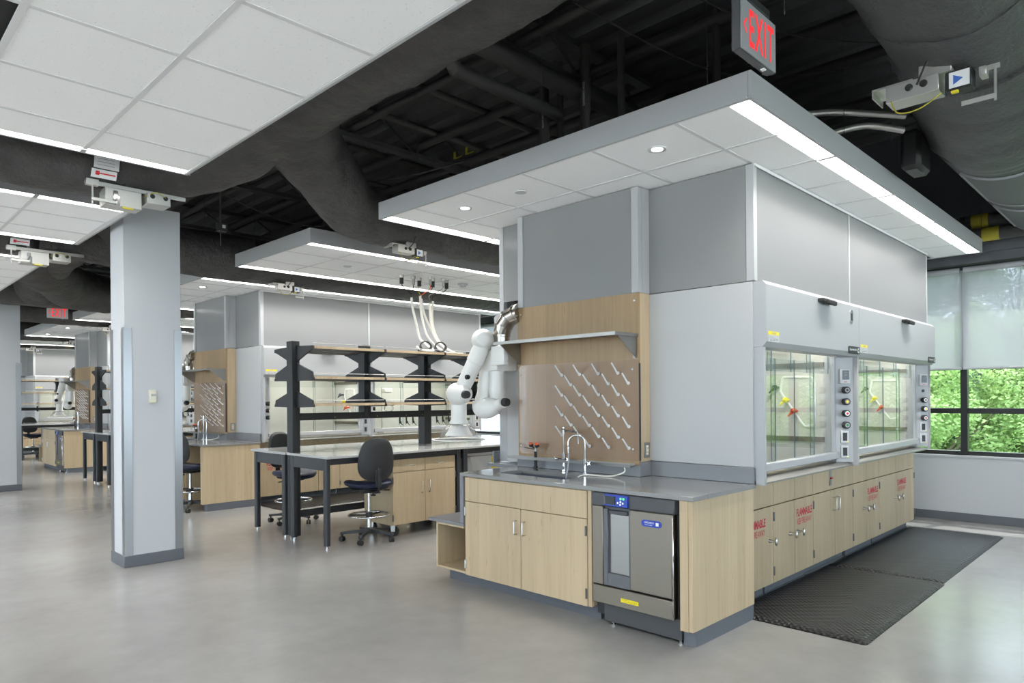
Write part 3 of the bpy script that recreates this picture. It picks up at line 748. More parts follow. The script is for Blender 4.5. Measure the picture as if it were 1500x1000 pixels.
# ---- fume hoods
def hood(x0, x1, cx0, tpl, ks, edges, knobs, plates, lastfin):
    t = rep(thing('fume_hood', '', 'fume hood', ((x0 + x1) / 2, 2.6, .915)), tpl, ks)
    ZB, ZH = .916, 1.845
    if x0 < 5:
        part('side_panel', MB().box(x0 - .008, x0 + .012, 2.125, 3.28, 1.026, 2.293, .001), 'hood_panel', t)
    pr = [(2.20, 2.295), (2.06, 2.295), (2.033, 2.266), (2.033, 1.880), (2.062, 1.846), (2.20, 1.846)]
    hd = part('header', MB().prism(pr, 'x', x0 + .004, x1 - .004), 'hood_white', t)
    part('top_panel', MB().box(x0, x1, 2.201, 3.28, 2.275, 2.295), 'hood_white', t)
    part('fin', MB().box(x0, x0 + .028, 2.05, 2.115, .905, ZH - .001, .002), 'hood_white', t)
    if lastfin: part('fin', MB().box(x1 - .012, x1, 2.08, 2.115, .905, ZH - .001, .002), 'hood_white', t)
    lx = x0 + .135; rx = x1 - .105
    part('control_column', MB().prism([(x0 + .002, 2.116), (x0 + .029, 2.09), (lx, 2.195), (lx, 2.30), (x0 + .002, 2.30)], 'z', ZB + .02, ZH - .001), 'hood_white', t)
    cc = part('control_column', MB().prism([(x1 - .002, 2.09), (x1 - .002, 2.30), (rx, 2.30), (rx, 2.195)], 'z', ZB + .02, ZH - .001), 'hood_white', t)
    part('sash_track', MB().box(lx, lx + .03, 2.196, 2.26, ZB + .05, ZH - .001), 'blind_rail', t)
    part('sash_track', MB().box(rx - .028, rx - .001, 2.196, 2.225, ZB + .05, ZH - .001, .002).box(rx - .012, rx - .001, 2.226, 2.28, ZB + .05, ZH - .001), 'blind_rail', t)
    cx0 = rx - .04
    # liner
    part('liner', MB().box(lx - .01, cx0 + .05, 3.0, 3.01, ZB, 1.99).box(lx - .012, lx, 2.30, 3.0, ZB, 1.99).box(cx0 + .04, cx0 + .05, 2.24, 3.0, ZB, 1.99).box(lx, cx0 + .04, 2.25, 3.0, 1.98, 1.99), 'hood_liner', t)
    part('work_surface', MB().box(x0 + .03, x1 - .01, 2.25, 3.0, .900, .925), 'epoxy', t)
    part('airfoil_sill', MB().prism([(2.085, .905), (2.085, .916), (2.10, .926), (2.27, .945), (2.27, .93), (2.12, .905)], 'x', x0 + .03, x1 - (.14 if lastfin else .02)), 'steel', t)
    # sash
    sx0, sx1 = lx + .03, rx - .02
    part('sash_rail', MB().box(x0 + .135, rx - .002, 2.165, 2.194, .968, 1.026, .006).box(sx0, sx1, 2.194, 2.245, .985, 1.026, .004), 'hood_white', t)
    e = [sx0] + edges + [sx1]
    for i in range(len(e) - 1):
        a = e[i] if i == 0 else e[i] - .02; b_ = e[i + 1] + (.02 if i < len(e) - 2 else 0)
        y = 2.203 if i % 2 == 0 else 2.218
        g = MB().box(a, b_, y, y + .007, 1.028, 1.790)
        g.m = [1, 1, 0, 0, 1, 1]
        part('sash_pane', g, ['sash_glass', 'sash_edge'], t, flat=True)
        g = MB().box(a + .008, b_ + .008 if i < len(e) - 2 else b_, y + .03, y + .037, 1.700, 1.880)
        g.m = [1, 1, 0, 0, 1, 1]
        part('upper_pane', g, ['sash_glass', 'sash_edge'], t, flat=True)
    # fittings on the right inner wall
    wx = cx0 + .039
    for z in (1.783, 1.127):
        part('wall_channel', MB().box(wx - .02, wx - .001, 2.29, 2.98, z - .022, z + .022).box(wx - .021, wx - .019, 2.29, 2.98, z - .012, z + .012), 'steel_dark', t)
    pts = []
    cs = [(2.373, 1.676), (2.655, 1.684), (2.68, 1.552), (2.465, 1.237), (2.373, 1.250)]
    for i in range(5):
        p0, p1, p2 = cs[i - 1], cs[i], cs[(i + 1) % 5]
        for f in (.0, .5, 1):
            a = .84 if f == 0 else 1; 
            if f == 0: pts.append((p1[0] + (p0[0] - p1[0]) * .12, p1[1] + (p0[1] - p1[1]) * .12))
            elif f == .5: pts.append((p1[0] * .94 + (p0[0] + p2[0]) * .03, p1[1] * .94 + (p0[1] + p2[1]) * .03))
            else: pts.append((p1[0] + (p2[0] - p1[0]) * .12, p1[1] + (p2[1] - p1[1]) * .12))
    part('access_gasket', MB().tube([(wx - .006, y, z) for y, z in pts], .011, 8, closed=True), 'peg_white', t)
    for y, z, m in ((2.70, 1.588, 'rubber'), (2.605, 1.476, 'yellow'), (2.53, 1.378, 'orange')):
        part('service_valve', MB().cyl((wx - .002, y, z), (wx - .07, y, z), .012, n=10).lathe([(0, -.026), (.018, -.02), (.029, 0), (.018, .02), (0, .026)], (wx - .075, y, z), 12).cyl((wx - .078, y, z), (wx - .095, y + .045, z - .05), .016, .006, n=8), m, t)
    part('lamp_tube', MB().box(x0 + .35, cx0 - .15, 2.32, 2.40, 1.955, 1.978), 'hood_lamp', t, 'lit lamp inside the hood')
    # header fittings
    cxm = (x0 + .025 + x1) / 2 + .1
    part('catch', MB().box(cxm - .125, cxm + .125, 1.985, 2.034, 2.228, 2.258, .006).box(cxm - .06, cxm + .125, 1.975, 2.0, 2.215, 2.25, .006), 'rubber', hd)
    part('caution_label', MB().box(x0 + .03, x0 + .20, 2.0318, 2.0328, 1.928, 1.952), 'yellow', hd)
    part('label_sheet', MB().box(x0 + .03, x0 + .20, 2.0318, 2.0328, 1.880, 1.927), 'label_and_lit_face', hd)
    mb = MB(); text(mb, 'CAUTION', (x0 + .085, 2.0312, 1.933), (.065, 0, 0), (0, 0, .014), .02)
    for k in range(3): mb.box(x0 + .06 + .045 * k, x0 + .09 + .045 * k, 2.0310, 2.0317, 1.885 + .004 * k, 1.897 + .003 * k)
    for k in range(3): mb.box(x0 + .045, x0 + .17 - .03 * k, 2.0310, 2.0317, 1.903 + .006 * k, 1.9045 + .006 * k)
    part('print', mb, 'grey_print', hd)
    bx1 = x1 - .012 if not lastfin else x1 - .02
    part('name_plate', MB().prism(rounded(bx1 - .26, bx1, 1.862, 1.925, .015), 'y', 2.026, 2.0328), 'black', hd)
    mb = MB(); text(mb, 'Supreme Air', (bx1 - .245, 2.0255, 1.883), (.165, 0, 0), (0, 0, .026), .015); text(mb, 'G', (bx1 - .06, 2.0255, 1.873), (.04, 0, 0), (0, 0, .04), .02)
    part('lettering', mb, 'white_print', hd)
    if x0 < 5:
        part('sight_slot', MB().prism(rounded(6.085, 6.150, 2.115, 2.228, .025), 'y', 2.029, 2.0328), 'chrome', hd)
        part('slot_insert', MB().box(6.104, 6.132, 2.0275, 2.0292, 2.14, 2.20), 'black', hd)
    # controls on the slanted column faces
    CR = (x1 - .0535, 2.1415, 0); CL = (x0 + .082, 2.1425, 0)
    def fit(name, mb, m, c=CR, a=-PI / 4, par=None):
        mb.v = [(p[0] + c[0], p[1] + c[1], p[2]) for p in mb.v]
        return part(name, mb.rot(a, c), m, cc)
    fit('monitor', MB().box(-.045, .045, -.020, .0, 1.612, 1.742, .004), 'white_paint')
    fit('monitor_screen', MB().box(-.026, .032, -.0225, -.0198, 1.648, 1.728), 'screen')
    mb = MB(); text(mb, '100', (-.010, -.0232, 1.682), (.025, 0, 0), (0, 0, .014)); mb.box(-.015, .02, -.0234, -.0226, 1.708, 1.711)
    fit('monitor_print', mb, 'grey_print')
    fit('monitor_mark', MB().box(-.012, .012, -.0215, -.0198, 1.626, 1.632), 'red')
    for i, (z, ring, dot) in enumerate(knobs):
        if dot is None:
            fit('port', MB().lathe([(0, -.003), (.017, -.003), (.017, .0)], (0, 0, z), 16, 'y'), 'black'); continue
        for c, a in ((CR, -PI / 4), (CL, PI / 4)):
            if a > 0 and x0 < 5 and i == 0: continue
            prof = [(0, -.052), (.024, -.052), (.0305, -.047), (.0305, -.010), (.026, -.003), (.026, 0)]
            fit('service_knob', MB().lathe(prof, (0, 0, z), 18, 'y'), 'rubber', c, a)
            fit('knob_ring', MB().lathe([(.0, -.0535), (.020, -.0535), (.020, -.050)], (0, 0, z), 16, 'y'), ring, c, a)
            fit('knob_dot', MB().lathe([(.0, -.0555), (.010, -.055), (.010, -.052)], (0, 0, z), 12, 'y'), dot, c, a)
    for z in (1.155, 1.027):
        fit('outlet_plate', MB().box(-.037, .037, -.006, .0, z - .056, z + .056, .003), plates)
        fit('outlet_face', MB().box(-.018, .018, -.0085, -.0055, z - .036, z + .034), 'black')
        fit('outlet_tag', MB().box(.018, .032, -.0075, -.0055, z - .052, z - .043), 'yellow')
    return t
K1 = [(1.558, 'grey_print', 'black'), (1.458, 'steel_dark', 'yellow'), (1.357, 'knob_white', 'red'), (1.256, 'grey_print', 'green')]
K2 = [(1.558, 'black', None), (1.455, 'knob_white', 'black'), (1.356, 'knob_white', 'yellow'), (1.256, 'knob_white', 'red')]
hood(4.488, 6.31, 5.86, 'white fume hood with four service knobs, nearer of the two in the {}', ALL, [4.995, 5.38, 5.73], K1, 'steel', False)
hood(6.31, 8.755, 8.18, 'wider white fume hood nearer the window in the {}', (1, 2, 3), [7.03, 7.55, 8.04], K2, 'white_paint', True)
# hood row on the far side, back to back
t = rep(thing('fume_hood', '', 'fume hood', (6.6, 4.0, .1)), 'white hood on the hidden far side of the {}', ())
pr = [(4.50, 2.295), (4.638, 2.295), (4.665, 2.266), (4.665, 1.880), (4.636, 1.846), (4.50, 1.846)]
part('header', MB().prism(pr, 'x', 4.482, 8.75), 'hood_white', t)
part('body', MB().box(4.482, 8.75, 3.30, 4.498, .93, 2.295), 'hood_panel', t)
part('jamb', MB().box(4.482, 4.60, 4.499, 4.60, .93, 1.845), 'hood_white', t)
part('base', MB().box(4.35, 8.75, 4.214, 4.46, .1, .885).box(4.482, 8.75, 2.96, 4.213, .1, .885), 'maple', t)
part('worktop', MB().box(4.345, 8.75, 4.214, 4.63, .886, .915), 'epoxy', t)
part('splash', MB().box(4.40, 4.481, 4.60, 4.615, .916, 1.02), 'epoxy', t)
# ---- base cabinets below the hoods
FL = [('maple flammables cabinet half hidden by the end panel under the {}', 4.50, 5.075, 5.075, 'knob', 1),
      ('maple flammables cabinet with paired T knobs under the nearer hood of the {}', 5.075, 5.844, 5.464, 'knob', 1),
      ('maple cabinet with two bow handles under the hoods of the {}', 5.844, 6.787, 6.331, 'pull', 0),
      ('maple flammables cabinet in the middle under the wide hood of the {}', 6.787, 7.547, 7.157, 'knob', 1),
      ('maple flammables cabinet farthest toward the window in the {}', 7.547, 8.758, 8.111, 'knob', 1)]
for tpl, a, b, c, hd, sign in FL:
    t = rep(thing('hood_base_cabinet', '', 'cabinet', ((a + b) / 2, 2.5, 0)), tpl, ALL)
    part('body', MB().box(a + .001, b - .001, 2.290, 2.95, .10, .898), 'maple', t)
    cells = [(a, b)] if a < 5 or hd == 'pull' else [(a, c), (c, b)]
    for x0, x1 in cells: part('drawer_front', MB().box(x0 + .003, x1 - .003, 2.255, 2.276, .690, .897, .001), 'maple', t)
    doors = [(a, b)] if a < 5 else [(a, c), (c, b)]
    for i, (x0, x1) in enumerate(doors):
        d = part('door', MB().box(x0 + .003, x1 - .003, 2.255, 2.276, .100, .682, .001), 'maple', t)
        last = i == len(doors) - 1
        hx = (x1 - .09) if not last else (x0 + .055 if len(doors) > 1 else x1 - .07)
        if hd == 'knob':
            z = .428
            part('knob', MB().cyl((hx, 2.255, z), (hx, 2.205, z), .007, n=10).lathe([(.014, 0), (.010, -.012), (.007, -.02)], (hx, 2.255, z), 12, 'y').lathe([(0, -.032), (.008, -.024), (.011, 0), (.008, .024), (0, .032)], (hx, 2.203, z), 12), 'pull', d)
        else:
            hx = c - .05 if not last else c + .035
            part('handle', pull(MB(), (hx, 2.255, .56), (0, 0, 1), (0, -1, 0), .115, .035), 'pull', d)
        if sign and last:
            mb = MB(); sx = x0 + (.04 if len(doors) > 1 else .13); sw = min(.31, x1 - x0 - .07)
            text(mb, 'FLAMMABLE', (sx, 2.2544, .543), (sw, 0, 0), (0, 0, .062), .03); text(mb, 'KEEP FIRE AWAY', (sx + .012, 2.2544, .478), (sw - .025, 0, 0), (0, 0, .048), .006)
            part('sign', mb, 'red_print', d, 'red lettering FLAMMABLE KEEP FIRE AWAY')
        gx = x1 + .001 if last else x0 + .003
        if (last and a > 4.6) or (not last and a < 5.2):
            for z in (.60, .19): part('hinge', MB().box(gx - .009, gx + .009, 2.246, 2.256, z - .034, z + .034, .003), 'hinge', d)
    y = 2.345 if hd == 'pull' else 2.328
    part('toe_kick', MB().box(a, b - .03, y, y + .03, 0, .099).box(a, b - .03, y - .008, y, 0, .012), 'base_vinyl', t)
t = thing('door_latch_indicator', 'small steel latch plate with red mark below the nearest hood divider', 'latch', (6.22, 2.25, .74))
part('plate', MB().box(6.20, 6.255, 2.250, 2.2545, .725, .865, .002), 'steel', t)
part('knob', MB().box(6.21, 6.245, 2.236, 2.250, .785, .797), 'red', t)

# ---- rubber mats
def mat_obj(x0, x1, y0, y1, lab, ks):
    n = 6; mb = MB(); H = .019; bv = .05
    prof = rounded(x0, x1, y0, y1, .03)
    inn = rounded(x0 + bv, x1 - bv, y0 + bv, y1 - bv, .02)
    k = len(prof)
    mb.add([(x, y, .001) for x, y in prof] + [(x, y, .004) for x, y in prof] + [(x, y, H) for x, y in inn],
           [list(range(k))[::-1]] + [[i, (i + 1) % k, k + (i + 1) % k, k + i] for i in range(k)] + [[k + i, k + (i + 1) % k, 2 * k + (i + 1) % k, 2 * k + i] for i in range(k)] + [[2 * k + i for i in range(k)]])
    return rep(single('floor_mat', mb, 'mat_rubber', '', 'floor mat'), lab, ks)
mat_obj(4.44, 6.31, 1.405, 2.315, 'black ribbed rubber floor mat in front of the nearer hood of the {}', (1,))
mat_obj(6.29 + .03, 8.79, 1.42, 2.315, 'black rubber floor mat toward the window along the {}', (1,))

# ---- articulated extraction arm
def arm():
    t = rep(thing('extraction_arm', '', 'extraction arm', (4.33, 4.42, 1.56)), 'white jointed extraction arm with clear dome left of the {} shelf', (1, 2))
    X = 4.22
    A = Vector((4.33, 4.47, 1.56))
    part('wall_bracket', MB().box(4.22, 4.475, 4.36, 4.58, 1.755, 1.95, .008).box(4.18, 4.24, 4.235, 4.40, 1.80, 1.97, .006), 'arm_white', t)
    el = [Vector(p) for p in ((4.33, 4.42, 1.95), (4.33, 4.42, 2.07), (4.332, 4.39, 2.155), (4.338, 4.325, 2.225), (4.345, 4.235, 2.255), (4.35, 4.21, 2.258))]
    mb = MB()
    for i in range(5):
        d = (el[i + 1] - el[i]).normalized(); mb.cyl(el[i], el[i + 1], .080, n=22); mb.cyl(el[i + 1] - d * .008, el[i + 1] + d * .008, .087, n=22)
    part('steel_elbow', mb, 'elbow_steel', t, 'segmented stainless duct elbow')
    p1 = Vector((4.30, 4.45, 1.50))
    part('drop_tube', MB().tube([(4.30, 4.45, 1.755), (4.30, 4.45, 1.62), p1 + Vector((0, .0, .07)), p1], [.068, .068, .074, .06], 20), 'arm_white', t)
    k0a, k0b = Vector((4.24, 4.30, 1.475)), Vector((4.26, 4.60, 1.40))
    part('knuckle', MB().tube(smooth([k0a, (4.25, 4.36, 1.46), (4.255, 4.48, 1.43), (4.26, 4.58, 1.42), (4.265, 4.62, 1.45), (4.26, 4.63, 1.50)], 4), [.05] * 6 + [.075, .085, .09, .095, .095, .095, .095, .093, .09, .088, .085, .08, .078, .075, .07], 20), 'arm_white', t)
    part('tension_knob', MB().lathe([(0, -.055), (.034, -.05), (.038, -.03), (.038, 0)], k0a, 16, 'y').rot(0), 'rubber', t)
    # upper link (behind) and lower link (front)
    part('link_tube', MB().tube([(4.26, 4.60, 1.48), (4.27, 4.575, 1.56), (4.29, 4.55, 1.92), (4.29, 4.55, 2.0)], [.074, .070, .066, .07], 20), 'arm_white', t)
    e0, e1 = Vector((4.32, 4.62, 2.03)), Vector((4.10, 4.42, 2.03))
    part('knuckle', MB().tube([e0, e0 + Vector((-.02, -.012, .005)), (4.24, 4.56, 2.03), (4.16, 4.48, 2.03), e1, e1 + Vector((-.01, -.012, 0))], [.05, .085, .105, .10, .07, .05], 22), 'arm_white', t)
    part('link_tube', MB().tube([(4.15, 4.47, 2.00), (4.145, 4.50, 1.94), (4.13, 4.55, 1.84), (4.13, 4.553, 1.835), (4.10, 4.645, 1.66), (4.08, 4.685, 1.58)], [.060, .074, .078, .072, .07, .064], 22), 'arm_white', t)
    part('clamp_knob', MB().lathe([(0, -.03), (.02, -.026), (.022, 0)], (4.045, 4.57, 1.70), 12, 'y'), 'rubber', t)
    g0, g1 = Vector((4.03, 4.57, 1.545)), Vector((4.12, 4.81, 1.53))
    part('knuckle', MB().tube([g0, (4.05, 4.61, 1.55), (4.08, 4.70, 1.555), (4.11, 4.77, 1.55), (4.12, 4.815, 1.535), (4.115, 4.83, 1.50)], [.045, .08, .10, .108, .095, .07], 22), 'arm_white', t)
    part('tension_knob', MB().tube([g0 + Vector((.0, .01, 0)), g0 + Vector((-.02, -.045, 0))], [.036, .034], 16), 'rubber', t)
    hx, hy = 4.13, 4.775
    part('nozzle_tube', MB().tube([(hx, hy, 1.54), (hx, hy, 1.46), (hx, hy, 1.455), (hx, hy, 1.32), (hx, hy, 1.30), (hx, hy, 1.28)], [.085, .080, .072, .072, .085, .085], 22), 'arm_white', t)
    part('inner_baffle', MB().lathe([(0, 1.175), (.10, 1.178), (.125, 1.172), (.128, 1.178), (.10, 1.215), (.075, 1.27)], (hx, hy, 0), 24), 'arm_white', t)
    dm = MB().lathe([(.086, 1.282), (.10, 1.278), (.13, 1.25), (.16, 1.215), (.178, 1.17), (.182, 1.145), (.235, 1.138)], (hx, hy, 0), 32)
    dh = part('dome_hood', dm, 'dome_glass', t, 'clear round dome')
    part('dome_rim', MB().tube([(hx + .235 * math.cos(a), hy + .235 * math.sin(a), 1.136) for a in [2 * PI * i / 40 for i in range(40)]], .006, 6, closed=True), 'arm_white', dh)
arm()

# ================================================================== shelving benches
BREP = []
def brep(o, tpl, ks=(1, 2), group=None):
    o['label'] = tpl.format(BE[0]); BREP.append((o, tpl, ks))
    if group: o['group'] = group
    return o
brep(bc, lab_bc, (1, 2))
def bench_table(x0, x1, y0, y1, tpl, ks):
    t = brep(thing('lab_table', '', 'table', ((x0 + x1) / 2, (y0 + y1) / 2, 0)), tpl, ks)
    part('top', MB().box(x0, x1, y0, y1, .914, .940, .003), 'bench_top_sheen', t)
    for x in (x0 + .05, x1 - .05):
        part('apron', MB().box(x - .02, x + .02, y0 + .09, y1 - .05, .79, .913, .002), 'frame_metal', t)
    for y in (y0 + .10, y1 - .06):
        part('apron', MB().box(x0 + .07, x1 - .07, y - .018, y + .018, .845, .913, .002), 'frame_metal', t)
        for x in (x0 + .05, x1 - .05):
            l = part('leg', MB().prism([(x + a, y + b) for a, b in rounded(-.03, .03, -.03, .03, .018, 3)], 'z', .03, .913), 'frame_metal', t)
            part('foot', MB().cyl((x, y, 0), (x, y, .032), .010, n=10).cyl((x, y, 0), (x, y, .010), .018, n=12), 'chrome', l)
    return t
bench_table(3.565, 5.415, 6.125, 6.965, 'dark framed lab table facing the camera, left half of the {}', (1, 2))
bench_table(5.420, 7.27, 6.125, 6.965, 'dark framed lab table above the white fridge, right half of the {}', (1,))
bench_table(3.565, 5.415, 7.005, 7.845, 'dark framed lab table on the far side, left half of the {}', (1, 2))
bench_table(5.420, 7.27, 7.005, 7.845, 'dark framed lab table on the far side, right half of the {}', (1,))
t = brep(thing('shelving_rack', '', 'shelving rack', (5.4, 6.98, 0)), 'black double sided rack with three maple edged shelf levels on the {}', (1, 2))
PX = [3.625, 4.535, 5.42, 6.24, 7.15]
for i, x in enumerate(PX):
    z0 = .03 if i in (0, 2, 4) else 1.30
    w_ = .045
    p = part('post', MB().box(x - .015, x + .10 if i == 2 else x + .075, 6.915, 7.045, z0 if z0 > 1 else .03, 2.15, .004), 'rack_metal', t)
    if i in (0, 2, 4):
        for y in (6.935, 7.03): part('post_foot', MB().cyl((x + .02, y, 0), (x + .02, y, .032), .009, n=10), 'chrome', p)
    if i == 0:
        for k in range(24): pass
        part('slot_strip', MB().box(x + .030, x + .042, 6.912, 6.916, 1.0, 2.12), 'black', p)
    for s in (-1, 1):
        Y = lambda q: 6.98 + s * (6.98 - q)
        xa, xb = (x + .028, x + .046)
        for nm, pl in (('bracket', [(6.916, 2.095), (6.55, 2.082), (6.545, 2.045), (6.60, 2.035), (6.916, 1.92)]),
                       ('bracket', [(6.916, 1.915), (6.57, 1.805), (6.56, 1.752), (6.545, 1.748), (6.545, 1.722), (6.916, 1.714)]),
                       ('bracket', [(6.916, 1.605), (6.57, 1.505), (6.56, 1.462), (6.545, 1.460), (6.545, 1.433), (6.916, 1.426)])):
            part(nm, MB().prism([(Y(a), b) for a, b in pl], 'x', xa, xb), 'rack_metal', p)
for s in (-1, 1):
    for z in (2.055, 1.735, 1.447):
        for i in range(4):
            xa, xb = PX[i] + .05, PX[i + 1] + .024
            ya, yb = (6.565, 6.90) if s < 0 else (7.06, 7.395)
            sh = part('shelf', MB().box(xa, xb, ya, yb, z, z + .022, .001), 'dw_plastic', t)
            e0, e1 = (ya - .006, ya) if s < 0 else (yb, yb + .006)
            part('maple_edge', MB().box(xa, xb, e0, e1, z - .004, z + .024), 'maple', sh)
            ry = ya + .01 if s < 0 else yb - .01
            part('guard_rail', MB().cyl((xa, ry, z + .055), (xb, ry, z + .055), .003, n=6), 'pull', sh)
sp = part('raceway', MB().box(3.70, 7.2, 6.93, 7.03, 1.285, 1.362, .003), 'rack_metal', t)
for x in (4.05, 4.62, 5.05, 5.30, 5.75, 6.15, 6.5):
    part('outlet', MB().box(x, x + .035, 6.926, 6.931, 1.305, 1.345, .002).box(x + .042, x + .077, 6.926, 6.931, 1.305, 1.345, .002), 'black', sp)
    part('outlet_dot', MB().box(x + .084, x + .090, 6.927, 6.931, 1.308, 1.314), 'yellow', sp)
part('lower_rail', MB().box(3.72, 5.40, 6.955, 6.985, .225, .30, .002), 'frame_metal', t)
part('lower_rail', MB().box(5.53, 7.14, 6.955, 6.985, .225, .30, .002), 'frame_metal', t)
for x in (5.02, 5.12, 5.22, 5.60, 5.70, 5.80):
    part('gas_valve', MB().cyl((x, 6.91, 1.285), (x, 6.91, 1.24), .010, n=8).lathe([(0, -.02), (.014, -.012), (.016, .006), (0, .014)], (x, 6.90, 1.23), 10).cyl((x, 6.90, 1.225), (x + .035, 6.885, 1.185), .006, .003, n=6).cyl((x, 6.90, 1.225), (x - .03, 6.885, 1.20), .006, .003, n=6), 'rubber', sp)

# ---- mobile cabinet
t = brep(thing('mobile_cabinet', '', 'cabinet', (4.85, 6.5, 0)), 'maple cabinet on casters with two drawers and two doors under the {}', (1,))
x0, x1, yf = 4.405, 5.30, 6.20
part('body', MB().box(x0, x1, yf + .021, yf + .56, .125, .845, .001), 'maple', t)
xm = (x0 + x1) / 2 + .0
for a, b in ((x0 + .003, xm - .002), (xm + .002, x1 - .003)):
    d = part('drawer_front', MB().box(a, b, yf, yf + .02, .705, .843, .002), 'maple', t)
    part('handle', pull(MB(), ((a + b) / 2, yf, .775), (1, 0, 0), (0, -1, 0), .11), 'pull', d)
for a, b, hx, gx in ((x0 + .003, xm - .002, xm - .055, x0), (xm + .002, x1 - .003, xm + .05, x1)):
    d = part('door', MB().box(a, b, yf, yf + .02, .130, .700, .002), 'maple', t)
    part('handle', pull(MB(), (hx, yf, .52), (0, 0, 1), (0, -1, 0), .13), 'pull', d)
    for z in (.62, .21): part('hinge', MB().box(gx - .006, gx + .008, yf - .008, yf + .012, z - .036, z + .036, .003), 'hinge', d)
def caster(parent, c, r=.05, ang=0, w=.022, twin=False, plate=None):
    x, y, z = c
    mb = MB().cyl((x - w, y, r), (x + w, y, r), r, n=18)
    mb.rot(ang, (x, y, 0)); o = part('caster', mb, 'rubber', parent)
    f = MB().prism([(y - .022, r), (y + .022, r), (y + .03, z), (y - .03, z)], 'x', x - w - .005, x - w - .001).prism([(y - .022, r), (y + .022, r), (y + .03, z), (y - .03, z)], 'x', x + w + .001, x + w + .005).rot(ang, (x, y, 0))
    part('caster_fork', f, 'pull', o)
for x in (x0 + .06, x1 - .06):
    for y in (yf + .07, yf + .49): caster(t, (x, y, .125), .052, .5)
# ---- under bench fridge
t = brep(thing('undercounter_fridge', '', 'fridge', (5.85, 6.6, 0)), 'white undercounter fridge with yellow notice under the {}', ())
part('body', MB().box(5.53, 6.16, 6.365, 6.88, .02, .838, .006), 'white_paint', t)
d = part('door', MB().box(5.53, 6.16, 6.30, 6.362, .06, .80, .006), 'white_paint', t)
part('top_trim', MB().box(5.53, 6.16, 6.30, 6.364, .803, .838, .004), 'white_paint', t)
part('lock', MB().lathe([(0, -.006), (.012, -.004), (.013, 0)], (5.955, 6.30, .765), 12, 'y'), 'galv', d)
nb = part('notice', MB().box(5.985, 6.085, 6.2975, 6.30, .63, .785), 'yellow', d)
mb = MB(); text(mb, 'NOTICE', (5.992, 6.297, .768), (.08, 0, 0), (0, 0, .010), .02)
for k in range(5): mb.box(5.992, 6.06 + .004 * (k % 3), 6.2966, 6.2974, .685 + .015 * k, .689 + .015 * k)
part('notice_print', mb, 'black', d)
part('cord', MB().tube(smooth([(5.60, 6.295, .80), (5.625, 6.285, .74), (5.64, 6.285, .68), (5.645, 6.285, .60), (5.64, 6.29, .45)], 5), .004, 6), 'white_paint', d)

